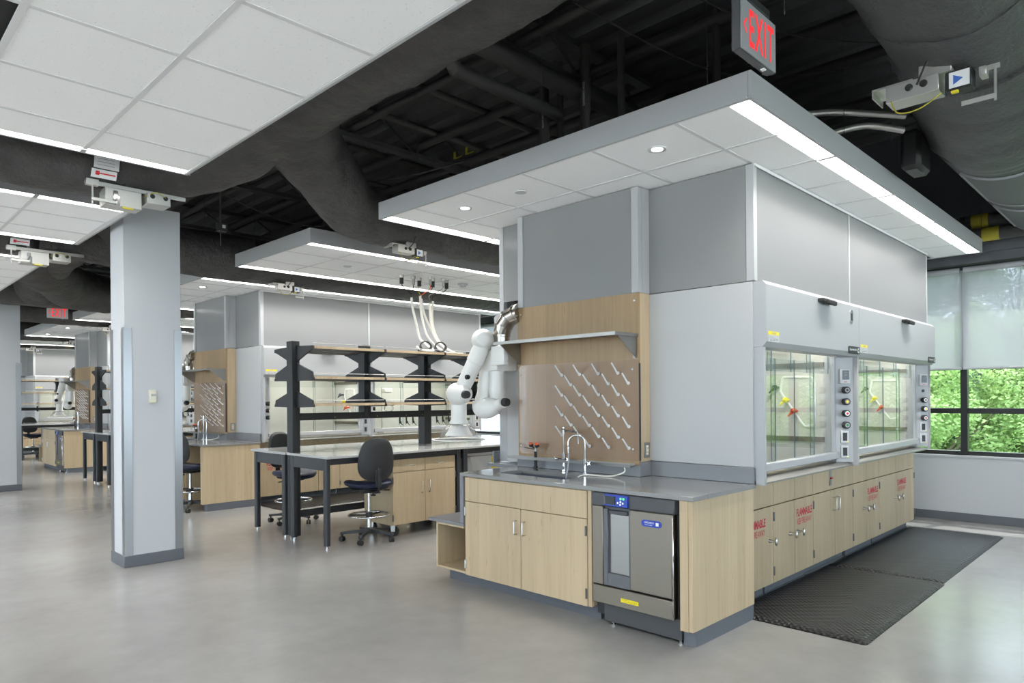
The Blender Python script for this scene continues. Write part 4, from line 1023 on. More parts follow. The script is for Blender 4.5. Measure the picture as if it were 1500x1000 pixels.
# ================================================================== chairs
def pad(mb, outline, layers, tf, mi=0):
    k = len(outline); vs = []; fs = []
    for sc, h in layers:
        for p in outline: vs.append(tf(p[0] * sc, p[1] * sc, h))
    for i in range(len(layers) - 1):
        for j in range(k): fs.append([i * k + j, i * k + (j + 1) % k, (i + 1) * k + (j + 1) % k, (i + 1) * k + j])
    fs.append(list(range(k))[::-1]); fs.append([(len(layers) - 1) * k + j for j in range(k)])
    return mb.add(vs, fs, mi)
def sup(a, b, n, k=36, e=0):
    out = []
    for i in range(k):
        t_ = 2 * PI * i / k; c, s_ = math.cos(t_), math.sin(t_)
        x = a * math.copysign(abs(c) ** (2 / n), c); y = b * math.copysign(abs(s_) ** (2 / n), s_)
        out.append((x * (1 + e * y / b), y))
    return out
def make_chair():
    t = thing('lab_chair', '', 'chair', (0, 0, 0))
    part('seat', pad(MB(), sup(.25, .235, 2.6), [(.80, .560), (.95, .572), (1.0, .592), (1.0, .606), (.94, .624), (.78, .634), (.4, .628)],
                     lambda x, y, h: (x, y + .02, h - (.030 * max(0, (y - .10)) / .12 if y > .1 else 0) + .018 * (x * x + .3 * y * y) / .05)), 'upholstery', t)
    part('seat_shell', pad(MB(), sup(.20, .19, 2.6), [(.7, .545), (.97, .553), (1, .566)], lambda x, y, h: (x, y + .02, h)), 'seat_plastic', t)
    part('backrest', pad(MB(), sup(.19, .225, 2.7, 40, .10 * -1), [(.55, .028), (.90, .026), (1.0, .005), (1.0, -.012), (.92, -.026), (.6, -.034)],
                         lambda x, z, h: (x, -.262 + h + .9 * x * x - .10 * (z), .885 + z)), 'seat_plastic', t)
    part('back_bar', MB().tube([(0, -.02, .545), (0, -.25, .54), (0, -.308, .565), (0, -.318, .64), (0, -.308, .80)], .008, 4).box(-.032, .032, -.314, -.302, .60, .78, .003).box(-.032, .032, -.28, -.02, .532, .545, .002), 'black', t)
    part('mechanism', MB().box(-.09, .09, -.10, .10, .515, .545, .008), 'black', t)
    part('tension_knob', MB().cyl((.0, -.14, .53), (0, -.14, .505), .008, n=8).lathe([(.024, 0), (.028, -.006), (.022, -.016), (0, -.018)], (0, -.14, .508), 14), 'black', t)
    part('lever', MB().tube([(.05, .02, .53), (.20, .03, .52)], .005, 6).cyl((.18, .03, .521), (.24, .03, .517), .008, n=8), 'black', t)
    part('gas_column', MB().cyl((0, 0, .12), (0, 0, .31), .026, n=18).cyl((0, 0, .31), (0, 0, .52), .0165, n=16), 'chrome', t)
    part('column_collar', MB().cyl((0, 0, .235), (0, 0, .30), .036, n=18).cyl((0, 0, .25), (0, .07, .25), .012, n=10), 'black', t)
    ring = [(.215 * math.cos(a), .215 * math.sin(a), .272) for a in [2 * PI * i / 40 for i in range(40)]]
    fr = part('foot_ring', MB().tube(ring, .011, 10, closed=True), 'chrome', t)
    for i in range(3):
        a = 2 * PI * i / 3 + .6; part('ring_spoke', MB().cyl((.02 * math.cos(a), .02 * math.sin(a), .268), (.21 * math.cos(a), .21 * math.sin(a), .272), .009, n=8), 'black', fr)
    part('hub', MB().lathe([(.03, .075), (.042, .085), (.042, .125), (.03, .14)], (0, 0, 0), 18), 'dw_plastic', t)
    for i in range(5):
        a = 2 * PI * i / 5 + .3; c, s_ = math.cos(a), math.sin(a)
        ar = MB().add([(.03, -.02, .085), (.03, .02, .085), (.03, .02, .125), (.03, -.02, .125), (.29, -.014, .075), (.29, .014, .075), (.29, .014, .097), (.29, -.014, .097)], [(0, 1, 2, 3), (7, 6, 5, 4), (0, 4, 5, 1), (1, 5, 6, 2), (2, 6, 7, 3), (3, 7, 4, 0)])
        ar.box(.265, .305, -.018, .018, .070, .100, .006)
        o = part('base_arm', ar.rot(a), 'frame_metal', t)
        x, y = .285 * c, .285 * s_; b = a + .9
        w = MB().cyl((x, y, .05), (x, y, .075), .008, n=8)
        for q in (-.014, .014):
            w.cyl((x + q * math.cos(b) - .010 * math.cos(b), y + q * math.sin(b) - .010 * math.sin(b), .028), (x + q * math.cos(b) + .010 * math.cos(b), y + q * math.sin(b) + .010 * math.sin(b), .028), .0275, n=14)
        part('caster', w, 'rubber', o)
    return t
ch = make_chair()
ch.location = (4.16, 6.29, 0); ch.rotation_euler = (0, 0, math.radians(74.7 - 90))
tag(ch, 'dark blue lab stool chair seen from behind in front of the first bench', group='lab chairs')
CH = [((4.14, 7.92, 0), 180 + 10, 'dark blue lab chair on the far side of the first shelving bench'),
      ((3.62, 9.86, 0), -62, 'dark lab chair half hidden behind the white column edge'),
      ((4.10, 13.95, 0), -15, 'dark lab chair behind the second bench, beside the column'),
      ((4.15, 22.6, 0), 190, 'small distant lab chair at the farthest bench on the left'),
      ((7.2, 8.2, 0), 185, 'lab chair whose back tip shows over the bench beside the extraction dome')]
for loc, a, l in CH:
    o = dup(ch, loc=loc, rotz=math.radians(a), label=l)
    if 'tip' in l: o.scale = (.9, .9, .86)

# ================================================================== cable drops above the first bench
CD = [(5.40, 7.16), (5.48, 7.08), (5.56, 7.16), (5.62, 7.06), (5.74, 7.14)]
for i, (x, y) in enumerate([(5.26, 7.18), (5.42, 7.14), (5.56, 7.20), (5.60, 7.02), (5.72, 7.12), (5.82, 7.02), (5.94, 7.10)]):
    t = thing('cable_connector', 'twist lock cable connector under the bench canopy, %s from the left' % ['first', 'second', 'third', 'fourth', 'fifth', 'sixth', 'seventh'][i], 'connector', (x, y, 2.99))
    part('socket', MB().cyl((x, y, 3.06), (x, y, 3.096), .030, n=12), 'galv', t)
    part('plug', MB().cyl((x, y, 2.985), (x, y, 3.06), .026 if i % 2 == 0 else .018, n=12), 'black' if i % 2 == 0 else 'steel', t)
    hx, hy = CD[min(i * 5 // 7, 4)]
    part('lead', MB().tube(smooth([(x, y, 2.985), (x + (hx - x) * .3, y, 2.93), (hx, hy, 2.86), (hx, hy, 2.80)], 5), .006, 6), ['black', 'black', 'yellow_dim', 'orange', 'black', 'steel', 'black'][i], t)
HP = [[(5.40, 7.16, 2.82), (5.42, 7.16, 2.68), (5.47, 7.14, 2.45), (5.50, 7.12, 2.30), (5.50, 6.98, 2.20), (5.46, 6.80, 2.125), (5.34, 6.70, 2.10), (5.26, 6.78, 2.12), (5.25, 6.86, 2.16)],
      [(5.48, 7.08, 2.84), (5.50, 7.08, 2.60), (5.56, 7.06, 2.35), (5.66, 7.0, 2.20), (5.72, 6.86, 2.105), (5.70, 6.72, 2.095)],
      [(5.56, 7.16, 2.82), (5.60, 7.15, 2.62), (5.68, 7.10, 2.40), (5.76, 7.02, 2.22), (5.86, 6.88, 2.11), (5.90, 6.78, 2.095)],
      [(5.62, 7.06, 2.76), (5.63, 7.06, 2.55), (5.66, 7.04, 2.35), (5.72, 7.0, 2.24), (5.78, 6.84, 2.12), (5.80, 6.74, 2.095)],
      [(5.74, 7.14, 2.80), (5.72, 7.14, 2.60), (5.74, 7.12, 2.40), (5.82, 7.06, 2.22), (5.94, 6.92, 2.11), (5.98, 6.82, 2.095)]]
for i, p in enumerate(HP):
    sm = smooth(p, 14); mb = MB().tube(sm, .0165, 10)
    t = thing('spiral_wrapped_cable', 'white spiral wrapped cable hanging over the bench, %s from the left' % ['first', 'second', 'third', 'fourth', 'fifth', 'sixth', 'seventh'][i], 'cable', p[0])
    part('wrap', mb, 'hose_white', t)
    hx = []
    L_ = len(sm); turns = L_ * 1.1
    for k in range(L_ * 4):
        f = k / 4; a = int(f); b = min(a + 1, L_ - 1); c = sm[a].lerp(sm[b], f - a); d = (sm[b] - sm[max(b - 1, 0)]).normalized()
        u = d.orthogonal().normalized(); v = d.cross(u); an = 2 * PI * turns * k / (L_ * 4)
        hx.append(c + (u * math.cos(an) + v * math.sin(an)) * .0165)
    part('wrap_groove', MB().tube(hx, .0020, 4), 'grey_print', t)
for i, (x, y) in enumerate(((5.33, 6.80), (5.55, 6.78))):
    pts = [(x + (.075 + .01 * math.sin(k * .9)) * math.cos(k * .42), y + .05 * math.sin(k * .42) - .0005 * k, 2.165 + .065 * math.sin(k * .42 + .5)) for k in range(70)]
    single('coiled_cable', MB().tube(pts, .0065, 6), 'rubber', ['coil of black cable on top of the rack, left one', 'coil of black cable on top of the rack, right one'][i], 'cable')

# ================================================================== ductwork and services above
def duct(name, pts, r, label, cat='duct', m='duct_wrap', n=36, per=10, jit=.022, seed=0):
    sm = smooth(pts, per)
    if isinstance(r, (list, tuple)):
        rs = []
        for i in range(len(r) - 1):
            rs += [r[i] + (r[i + 1] - r[i]) * k / per for k in range(per)]
        rs.append(r[-1])
    else: rs = r
    return single(name, MB().tube(sm, rs, n, True, 0, jit, seed), m, label, cat)
def straight(a, b, k): a, b = Vector(a), Vector(b); return [a.lerp(b, i / k) for i in range(k + 1)]
duct('main_duct', straight((2.40, -4, 3.80), (2.37, 4.1, 3.78), 9) + [(2.33, 4.75, 3.74), (2.22, 5.30, 3.58), (1.92, 5.64, 3.40), (1.45, 5.70, 3.28)], [.40] * 10 + [.41, .38, .32, .285], 'big black wrapped duct running diagonally above the aisle at top left', seed=1)
d1 = duct('branch_duct', [(2.30, 4.55, 3.72), (2.62, 4.90, 3.60), (3.10, 5.28, 3.44), (3.55, 5.60, 3.31), (4.05, 5.70, 3.28)] + straight((4.5, 5.7, 3.29), (9.0, 5.7, 3.31), 7), [.34, .30, .27, .265, .255] + [.25] * 8, 'black wrapped branch duct dipping from the main duct between the canopies', seed=2)
d2 = duct('branch_duct', straight((1.5, 5.70, 3.27), (-3.8, 5.70, 3.25), 9), [.27] * 10, 'black wrapped branch duct behind the top left canopy', seed=3)
trunk = duct('main_duct', straight((2.40, 5.6, 3.94), (2.40, 7.1, 3.92), 3) + [(2.40, 7.7, 3.86), (2.36, 8.2, 3.66), (2.33, 8.55, 3.34)], [.30, .30, .30, .30, .32, .32, .30], 'black duct elbow behind the white column top', seed=4)
d3 = duct('branch_duct', straight((1.6, 8.57, 3.30), (9.0, 8.57, 3.30), 12), [.28] * 6 + [.25] * 7, 'black wrapped cross duct behind the canopy of the first shelving bench', seed=5)
d4 = duct('branch_duct', straight((1.5, 8.57, 3.29), (-3.8, 8.57, 3.27), 8), [.25] * 9, 'black wrapped branch duct under the second left canopy', seed=6)
m2 = duct('main_duct', straight((2.45, 9.2, 3.86), (2.45, 11.3, 3.80), 4) + [(2.42, 12.0, 3.66), (2.40, 12.7, 3.42), (2.40, 13.05, 3.30)], [.42, .42, .40, .40, .38, .34, .30, .28], 'large dark duct bulging above the far exit sign', seed=7)
m3 = duct('main_duct', [(1.5, 10.9, 3.72), (1.9, 11.5, 3.68), (2.4, 12.3, 3.56), (2.9, 12.9, 3.36), (3.6, 13.1, 3.30)], [.36, .38, .38, .34, .28], 'dark duct sweeping across behind the far exit sign', seed=8)
d5 = duct('branch_duct', straight((-3, 13.1, 3.30), (9, 13.1, 3.30), 12), [.27] * 13, 'dark cross duct level with the far exit sign', seed=9)
d6 = duct('branch_duct', straight((-3, 15.97, 3.30), (9, 15.97, 3.30), 12), [.26] * 13, 'dark cross duct in front of the third hood island', seed=10)
d7 = duct('branch_duct', straight((1, 20.5, 3.30), (9, 20.5, 3.30), 8), [.26] * 9, 'dark cross duct far back on the left', seed=11)
d8 = duct('branch_duct', straight((1, 23.37, 3.30), (9, 23.37, 3.30), 8), [.26] * 9, 'farthest dark cross duct before the last hoods', seed=12)
# right hand duct with spiral section
t = thing('supply_duct', 'large grey supply duct with ribbed spiral section at top right', 'duct', (6, .98, 3.2))
part('wrapped_section', MB().tube(smooth(straight((1.0, .78, 3.80), (4.05, .84, 3.74), 5), 8), .46, 40, True, 0, .020, 21), 'duct_wrap_grey', t)
part('band_section', MB().tube(straight((4.0, .84, 3.74), (4.75, .86, 3.73), 6), .465, 40, True, 0, .004, 22), 'duct_wrap_grey', t)
part('wrapped_section', MB().tube(smooth([(4.70, .86, 3.73), (5.2, .90, 3.72), (5.75, .97, 3.70), (6.15, 1.0, 3.69)], 8), [.485] * 10 + [.50] * 8 + [.51] * 7, 40, True, 0, .022, 23), 'duct_wrap_grey', t)
rs = []; pts = []
for i in range(0, 141):
    pts.append((6.12 + i * .0248, 1.0, 3.69)); rs.append(.50 + (.007 if i % 4 == 0 else 0))
part('spiral_section', MB().tube(pts, rs, 48), 'duct_spiral', t)
for xa, xb in ((6.45, 7.50), (7.75, 8.85)):
    q = []
    for a in [math.radians(d) for d in (-112, -106, -100, -94, -88, -82, -76, -70, -64, -58, -52, -46)]: q.append((1.0 + .515 * math.cos(PI - a) * -1, 3.69 + .515 * math.sin(a)))
    gr = MB()
    prof = [(1.0 - .513 * math.cos(a) * -1, 3.69 + .513 * math.sin(a)) for a in [math.radians(-125 + 6 * k) for k in range(13)]]
    n = len(prof); gr.add([(xa, *p) for p in prof] + [(xb, *p) for p in prof], [[i, i + 1, n + i + 1, n + i] for i in range(n - 1)])
    g = part('grille', gr, 'grille_grey', t)
    fr = MB()
    fr.tube([(xa, *p) for p in prof], .012, 4); fr.tube([(xb, *p) for p in prof], .012, 4)
    part('grille_frame', fr, 'frame_grey', g); part('grille_frame', MB().tube([(xa, *prof[-1]), (xb, *prof[-1])], .012, 4), 'frame_grey', g); part('grille_frame', MB().tube([(xa, *prof[0]), (xb, *prof[0])], .012, 4), 'frame_grey', g)
single('cable_bundle', MB().tube(smooth([(4.50, .40, 4.6), (4.48, .45, 4.2), (4.44, .58, 3.60), (4.40, .80, 3.30), (4.36, .95, 3.26)], 8), .018, 8), 'rubber', 'black cable bundle running down over the right duct', 'cable')
# damper controllers
def damper(label):
    t = thing('damper_controller', label, 'damper controller', (0, 0, 0))
    part('saddle_plate', MB().box(-.16, .0, -.07, .07, .0, .008).box(-.16, -.155, -.07, .07, -.03, .0).box(.02, .14, -.06, .06, .0, .055, .002), 'galv', t)
    bx = part('control_box', MB().box(-.10, .10, -.085, .02, -.075, -.003, .002), 'galv', t)
    for x in (.03, .085): part('grommet', MB().lathe([(0, -.010), (.012, -.010), (.015, -.004), (.015, .0)], (x - .04, -.085, -.032), 12, 'y'), 'rubber', bx)
    ac = part('actuator', MB().box(.12, .215, -.075, -.005, -.09, -.01, .004), 'black', t)
    part('actuator_label', MB().box(.135, .207, -.0768, -.0751, -.082, -.018), 'white_print', ac)
    part('label_mark', MB().add([(.15, -.0775, -.07), (.15, -.0775, -.03), (.185, -.0775, -.05)], [(0, 1, 2)]), 'blue_print', ac)
    part('indicator', MB().box(.14, .165, -.07, -.05, -.098, -.09), 'yellow', ac)
    part('crank', MB().box(.235, .26, -.06, .0, -.055, -.02, .002).box(.235, .30, -.03, -.02, -.03, -.012), 'galv', t)
    part('link_rod', MB().cyl((.285, -.03, -.02), (.285, -.03, -.16), .005, n=8).box(.17, .29, -.036, -.030, -.150, -.132), 'galv', t)
    part('signal_wire', MB().tube(smooth([(-.08, -.085, -.07), (-.05, -.09, -.13), (.03, -.09, -.135), (.11, -.08, -.09)], 6), .0028, 6), 'yellow_dim', t)
    part('supply_wire', MB().tube(smooth([(.02, -.088, -.03), (.06, -.12, .03), (.10, -.10, .14), (.12, -.05, .25)], 6), .0045, 6), 'rubber', t)
    return t
dm = damper('silver damper controller box under the branch duct beside the near canopy')
dm.location = (4.12, 5.62, 3.035)
S = [((4.30, 8.49, 3.02), 0, 'silver damper controller box above the second hood island glass', 1),
     ((4.2, 13.0, 3.02), 0, 'small damper controller on the duct level with the far exit sign', 1),
     ((4.2, 15.88, 3.02), 0, 'small damper controller in front of the third hood island', 1),
     ((4.5, 20.4, 3.02), 0, 'tiny damper controller at far left, nearer one', 1),
     ((4.2, 23.27, 3.02), 0, 'tiny damper controller at far left, farthest one', 1),
     ((4.36, 1.09, 3.25), -90, 'silver damper controller box under the big right duct', 1.3)]
for loc, a, l, s in S:
    o = dup(dm, loc=loc, rotz=math.radians(a), label=l); o.scale = (s, s, s)
def damper_left(label, y):
    t = thing('damper_controller', label, 'damper controller', (1.5, y, 2.98)); Y = y - .19; Z = 2.995
    part('mounting_plate', MB().box(1.32, 2.0, Y - .012, Y, Z + .045, Z + .075, .002).box(1.32, 1.40, Y - .05, Y - .012, Z + .03, Z + .075, .002), 'galv', t)
    part('gear_box', MB().box(1.44, 1.68, Y - .04, Y + .10, Z - .085, Z + .04, .003), 'galv', t)
    bx = part('control_box', MB().box(1.70, 1.86, Y - .10, Y + .06, Z - .04, Z + .04, .003), 'galv', t)
    for x in (1.735, 1.825): part('grommet', MB().lathe([(0, -.008), (.014, -.008), (.017, -.003), (.017, 0)], (x, Y - .10, Z + .015), 12, 'y'), 'rubber', bx)
    part('crank', MB().box(1.49, 1.52, Y - .055, Y - .04, Z - .05, Z + .02, .003).box(1.505, 1.53, Y - .07, Y - .055, Z - .085, Z - .02, .003), 'chrome', t)
    part('link_rod', MB().cyl((1.36, Y - .05, Z + .03), (1.36, Y - .05, Z - .10), .007, n=8).box(1.35, 1.52, Y - .065, Y - .055, Z - .078, Z - .056, .002), 'galv', t)
    part('indicator', MB().box(1.55, 1.62, Y - .05, Y - .03, Z - .095, Z - .086), 'yellow', t)
    part('signal_wire', MB().tube(smooth([(1.69, Y - .06, Z + .01), (1.75, Y - .13, Z + .04), (1.82, Y - .11, Z + .02)], 6), .003, 6), 'yellow_dim', t)
    t2 = thing('duct_label', label.replace('silver damper controller', 'white flow direction label'), 'label', (1.45, y - .27, 3.1))
    lb = []
    def strip(z0, z1, xa, xb, rr=.292):
        a0 = math.asin((z0 - 3.262) / rr) if abs(z0 - 3.262) < rr else -1.2; a1 = math.asin((z1 - 3.262) / rr)
        k = 5; ps = [(y - rr * math.cos(a0 + (a1 - a0) * i / k), 3.262 + rr * math.sin(a0 + (a1 - a0) * i / k)) for i in range(k + 1)]
        return MB().add([(xa, *p) for p in ps] + [(xb, *p) for p in ps], [[i, i + 1, k + 2 + i, k + 1 + i] for i in range(k)])
    part('data_sheet', strip(3.145, 3.30, 1.36, 1.52), 'white_print', t2)
    part('arrow_sheet', strip(3.085, 3.138, 1.35, 1.51), 'white_print', t2)
    part('arrow', strip(3.100, 3.125, 1.375, 1.40, .296), 'red', t2); part('arrow_shaft', strip(3.108, 3.116, 1.40, 1.50, .296), 'red', t2)
    for k in range(6): part('print_line', strip(3.165 + .02 * k, 3.168 + .02 * k, 1.38, 1.49, .2945), 'grey_print', t2)
damper_left('silver damper controller below the top left strip light', 5.70)
damper_left('silver damper controller below the second left canopy', 8.57)
t = thing('relay_box', 'small dark relay box with white label hanging right of the column', 'box', (3.11, 7.5, 3.36))
part('box', MB().box(3.06, 3.165, 7.5, 7.55, 3.355, 3.44, .003), 'dw_plastic', t)
part('sticker', MB().box(3.11, 3.145, 7.498, 7.5, 3.39, 3.425), 'white_print', t)
part('conduit', MB().cyl((3.10, 7.52, 3.44), (3.10, 7.52, 4.7), .011, n=8).cyl((3.10, 7.52, 3.20), (3.10, 7.52, 3.355), .006, n=6), 'pipe_black', t)

# pipes painted black
def pipe(pts, r, label, n=10, name='pipe', m='pipe_black'): return single(name, MB().tube(pts, r, n), m, label, 'pipe')
pipe(straight((3.05, -1, 4.35), (3.05, 15, 4.35), 2), .05, 'long black pipe parallel to the main duct, nearest to it')
pipe(straight((3.55, -1, 4.30), (3.55, 15, 4.30), 2), .075, 'thick long black pipe parallel to the main duct, second from it')
pipe(straight((4.05, -1, 4.42), (4.05, 15, 4.42), 2), .04, 'thin long black pipe parallel to the main duct, third from it')
pipe(straight((4.9, 1.2, 4.42), (4.9, 15, 4.42), 2), .045, 'long black pipe above the near canopy, fourth from the main duct')
pipe(straight((2.8, 3.72, 4.12), (5.6, 3.72, 4.12), 2), .075, 'thick black cross pipe above the near canopy')
pipe(smooth([(3.35, 3.95, 4.35), (3.35, 3.95, 4.10), (3.40, 3.95, 4.02), (3.5, 3.95, 4.0), (4.6, 3.95, 4.0)], 6), .055, 'bent black cross pipe with white lettering above the near canopy')
p1 = thing('water_riser', 'vertical black pipe lettered DEIONIZED WATER above the near canopy', 'pipe', (4.6, 4.12, 3.25))
part('pipe', MB().cyl((4.6, 4.12, 3.25), (4.6, 4.12, 4.3), .045, n=12), 'pipe_black', p1)
mb = MB(); text(mb, 'DEIONIZED WATER', (4.553, 4.108, 4.10), (0, 0, -.19), (0, -.022, 0), .01)
part('lettering', mb, 'white_print', p1, 'white lettering running down the pipe')
p2 = thing('condensate_riser', 'vertical black pipe lettered STEAM CONDENSATE above the near canopy', 'pipe', (4.6, 3.653, 3.25))
part('pipe', MB().cyl((4.6, 3.653, 3.25), (4.6, 3.653, 4.5), .045, n=12), 'pipe_black', p2)
mb = MB(); text(mb, 'STEAM CONDENSATE', (4.553, 3.641, 4.17), (0, 0, -.20), (0, -.022, 0), .01)
part('lettering', mb, 'white_print', p2, 'white lettering running down the pipe')
for i, (y, x) in enumerate(((4.0, 4.68), (3.35, 4.7), (2.6, 4.9))): pipe([(x, y, 3.25), (x, y, 4.5)], .03, 'thin vertical black pipe above the near canopy, %s from the left' % ['first', 'second', 'third', 'fourth', 'fifth', 'sixth', 'seventh'][i])
for i, (x, z) in enumerate(((5.6, 4.40), (6.4, 4.45), (7.3, 4.40))): pipe(straight((x, 1.0, z), (x, 15, z), 2), .05, 'long black pipe high over the nearest hoods, %s from the aisle' % ['first', 'second', 'third', 'fourth', 'fifth', 'sixth', 'seventh'][i])
for i, y in enumerate((5.2, 6.0, 7.0, 8.0)): pipe(straight((2.8, y, 4.48), (9, y, 4.48), 2), .035, 'black cross conduit high over the first bench, %s from the camera' % ['first', 'second', 'third', 'fourth', 'fifth', 'sixth', 'seventh'][i])
for i, (a, b) in enumerate((((3.4, 2.6, 4.3), (6.2, 1.5, 4.3)), ((3.9, 3.2, 4.4), (6.0, 2.0, 4.2)), ((3.0, 6.4, 4.1), (4.6, 5.2, 3.9)), ((3.0, 8.0, 4.0), (5.0, 6.6, 3.8)))):
    mid = (Vector(a) + Vector(b)) / 2 + Vector((0, 0, -.22 - .05 * i))
    single('hanging_cable', MB().tube(smooth([a, mid, b], 12), .007, 6), 'pipe_black', 'thin black cable sagging under the deck, %s from the camera' % ['first', 'second', 'third', 'fourth', 'fifth', 'sixth', 'seventh'][i], 'cable')
for i, (p0, p1_) in enumerate((((4.60, 2.20, 3.42), (5.30, 1.40, 3.44)), ((5.05, 1.85, 3.36), (5.35, 1.42, 3.36)))):
    single('flexible_conduit', MB().tube(smooth([p0, (Vector(p0) + Vector(p1_)) / 2 + Vector((0, 0, .05)), p1_], 10), .022, 10), 'galv', ['long bare flexible conduit left of the right duct', 'short bare flexible conduit left of the right duct'][i], 'conduit')
single('drain_box', MB().box(5.75, 6.05, 1.42, 1.56, 3.20, 3.50, .03), 'rack_metal', 'dark rounded box beside the right duct elbow', 'box')
for i, z in enumerate((3.46, 3.30)):
    t = thing('insulated_pipe', ['upper', 'lower'][i] + ' grey insulated pipe with yellow marker near the window', 'pipe', (9.0, 1.8, z))
    part('pipe', MB().tube([(9.2, 0, z), (9.2, 2.6, z)], .075, 16), 'duct_wrap_grey', t)
    part('marker', MB().tube([(9.2, 1.60 - .10 * i, z), (9.2, 1.76 - .10 * i, z)], .0765, 16), 'yellow_dim', t)
for i, (x, y) in enumerate(((5.35, 1.5), (6.6, 1.45), (7.6, 1.45), (8.8, 1.6), (3.2, 1.35))):
    single('hanger_wire', MB().cyl((x, y, 3.3), (x, y, 4.72), .003, n=5), 'wire', 'thin hanger wire beside the right duct, %s' % ['second from the camera', 'third from the camera', 'fourth from the camera', 'nearest the window', 'nearest the exit sign'][i], 'wire')

# ================================================================== trees outside
def tree_meshes(seed, m, n, R, H):
    rd = random.Random(seed); blobs = []
    for i in range(46):
        a = rd.uniform(0, 2 * PI); h = rd.random(); rr = R * (1 - .55 * abs(h - .42)) * math.sqrt(rd.random())
        blobs.append((Vector((rr * math.cos(a), rr * math.sin(a), H * (.14 + .84 * h))), rd.uniform(.4, .85)))
    mb = MB()
    for i in range(n):
        c, r = blobs[rd.randrange(len(blobs))]
        d = Vector((rd.gauss(0, 1), rd.gauss(0, 1), rd.gauss(0, .7)))
        d.normalize(); p = c + d * r * rd.uniform(.6, 1.05)
        s = rd.uniform(.035, .07); u = Vector((rd.gauss(0, 1), rd.gauss(0, 1), rd.gauss(0, .5))).normalized(); v = (u.cross(d + Vector((0, 0, .6)))).normalized()
        mb.add([p - u * s, p + v * s * .55, p + u * s, p - v * s * .55], [(0, 1, 2, 3)])
    cr = mb.mesh('crown', m, flat=True)
    tk = MB().tube(smooth([(0, 0, 0), (.08, .03, H * .3), (-.05, .06, H * .6), (.05, 0, H * .9)], 5), [.13 - .0075 * i for i in range(16)], 8)
    for i in range(7):
        a = rd.uniform(0, 6.28); h = H * rd.uniform(.25, .7); tk.tube([(0, 0, h), (R * .35 * math.cos(a), R * .35 * math.sin(a), h + R * .3), (R * .7 * math.cos(a), R * .7 * math.sin(a), h + R * .7)], [.05, .035, .015], 6)
    return cr, tk.mesh('trunk', 'bark')
TM = [tree_meshes(1, 'leaf_bright', 30000, 2.3, 6.5), tree_meshes(2, 'leaf_dark', 30000, 2.8, 9.5), tree_meshes(3, 'leaf_bright', 30000, 2.6, 8.0)]
TR = [(20.5, 2.4, 0, 'bright green young tree nearest the window'), (22.5, 6.0, 1, 'dark green tree behind the left window pane'), (19.5, 7.2, 2, 'light green tree at the left of the window view'), (22, .2, 2, 'light green tree behind the nearest one'),
      (25, 3.6, 1, 'tall dark tree far behind the window mullion'), (18, -2.2, 0, 'bright green tree right of the window view'), (24, -4, 1, 'dark tree at the far right outside'), (28, 8, 1, 'tall dark tree far left outside'), (18.5, 4.6, 0, 'bright green shrubby tree close outside the mullion'),
      (29, .5, 1, 'dark tree in the far row outside, middle'), (21, 9.5, 2, 'light green tree outside beyond the hoods'), (19, 13, 1, 'dark tree outside beyond the first bench'), (19, -6.5, 2, 'light green tree far right outside'), (17, -10, 1, 'dark green tree outside, farthest right'), (30, -8, 1, 'dark tree in the far row outside, right'), (22, 17, 2, 'light green tree outside beyond the second island'), (29, 14, 1, 'dark tree in the far row outside, left'), (24.5, 1.2, 1, 'dark green tree behind the bright young one'), (26.5, 6.2, 2, 'light green tree deep behind the mullion'), (24, 4.4, 0, 'bright tree deep behind the left pane'), (27, 3.2, 2, 'light green tree in the far row outside'), (26.5, -1.4, 2, 'light green tree far back at the right')]
for x, y, k, l in TR:
    t = thing('tree', l, 'tree', (x, y, -2.4), 'trees outside the windows')
    t.rotation_euler = (0, 0, (x * 7.3 + y * 3.1) % 6.28); s = .9 + .25 * ((x * 1.7 + y) % 1); t.scale = (s, s, s)
    link('crown', TM[k][0], t)['kind'] = 'stuff'; link('trunk', TM[k][1], t)

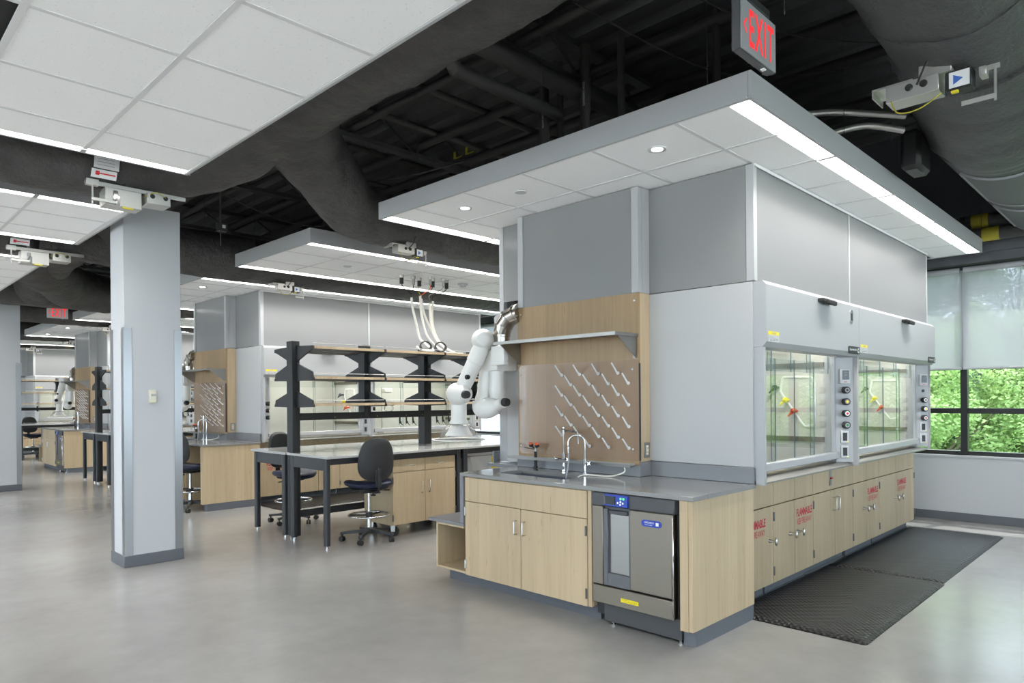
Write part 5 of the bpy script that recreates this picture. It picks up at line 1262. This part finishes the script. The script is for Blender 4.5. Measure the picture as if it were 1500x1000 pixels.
# ---- small equipment
t = thing('vacuum_rig', 'small grey vacuum pump rig inside the nearest hood at the left', 'lab equipment', (5.12, 2.42, .926))
part('base', MB().box(5.02, 5.22, 2.34, 2.52, .926, .95, .006), 'dw_grey', t)
part('pump_body', MB().box(5.05, 5.17, 2.36, 2.48, .95, 1.03, .01).cyl((5.11, 2.42, 1.03), (5.11, 2.42, 1.07), .04, n=16), 'frame_grey', t)
part('stand_rod', MB().cyl((5.06, 2.40, 1.03), (5.06, 2.40, 1.24), .006, n=8), 'galv', t)
part('gauge_head', MB().cyl((5.06, 2.37, 1.17), (5.13, 2.37, 1.17), .038, n=16).box(5.05, 5.10, 2.36, 2.42, 1.12, 1.22, .006), 'frame_grey', t)
part('nozzle', MB().cyl((5.12, 2.40, 1.03), (5.20, 2.37, 1.02), .02, .012, n=12), 'galv', t)
part('hose', MB().tube(smooth([(5.10, 2.38, 1.12), (5.17, 2.36, 1.10), (5.16, 2.37, 1.03), (5.08, 2.38, .97)], 6), .007, 8), 'rubber', t)
t = thing('glass_apparatus', 'glass distillation apparatus inside the wide hood of the second island', 'lab equipment', (6.92, 9.9, .926))
part('base', MB().box(6.80, 7.04, 9.80, 10.02, .926, .95, .005), 'white_paint', t)
part('stand_rod', MB().cyl((6.86, 9.96, .95), (6.86, 9.96, 1.72), .008, n=8), 'galv', t)
part('flask', MB().lathe([(0, -.09), (.05, -.075), (.085, -.03), (.09, .0), (.075, .05), (.03, .085), (.02, .14)], (6.95, 9.88, 1.36), 20), 'dome_glass', t)
part('head', MB().box(6.84, 7.0, 9.84, 9.94, 1.62, 1.70, .012), 'arm_white', t)
part('motor', MB().box(6.86, 7.05, 9.83, 9.93, 1.40, 1.47, .012), 'frame_grey', t)
part('clamp', MB().box(6.85, 7.06, 9.88, 9.90, 1.22, 1.25, .004), 'rubber', t)
t = thing('smoke_detector', 'round white smoke detector under the first bench canopy', 'smoke detector', (6.30, 7.18, 3.05))
part('base', MB().lathe([(.07, 0), (.07, -.015), (.06, -.018)], (6.30, 7.18, 3.096), 24), 'white_paint', t)
part('dome', MB().lathe([(.058, -.018), (.045, -.04), (.02, -.048), (0, -.048)], (6.30, 7.18, 3.096), 24), 'white_paint', t)
for i, (y, z) in enumerate(((5.02, 3.80), (4.85, 3.80))):
    single('valve_tag', MB().box(4.30, 4.303, y - .03, y, z, z + .07).box(4.30, 4.303, y - .12, y - .03, z, z + .012), 'yellow_dim', ['yellow valve tag above the near canopy, left one', 'yellow valve tag above the near canopy, right one'][i], 'tag')
# ================================================================== repeat the modules
for o, tpl, ks in REP:
    for k in ks: dup(o, (0, PITCH * k, 0), tpl.format(WH[k]))
for o, tpl, ks in BREP:
    for k in ks: dup(o, (0, PITCH * k, 0), tpl.format(BE[k]))
# ceiling canopies of the same row behind the camera
dup(ln, (0, -PITCH, 0), 'tile canopy over the aisle behind the camera')
dup(lc, (0, -PITCH, 0), 'large tile canopy farther behind the camera')
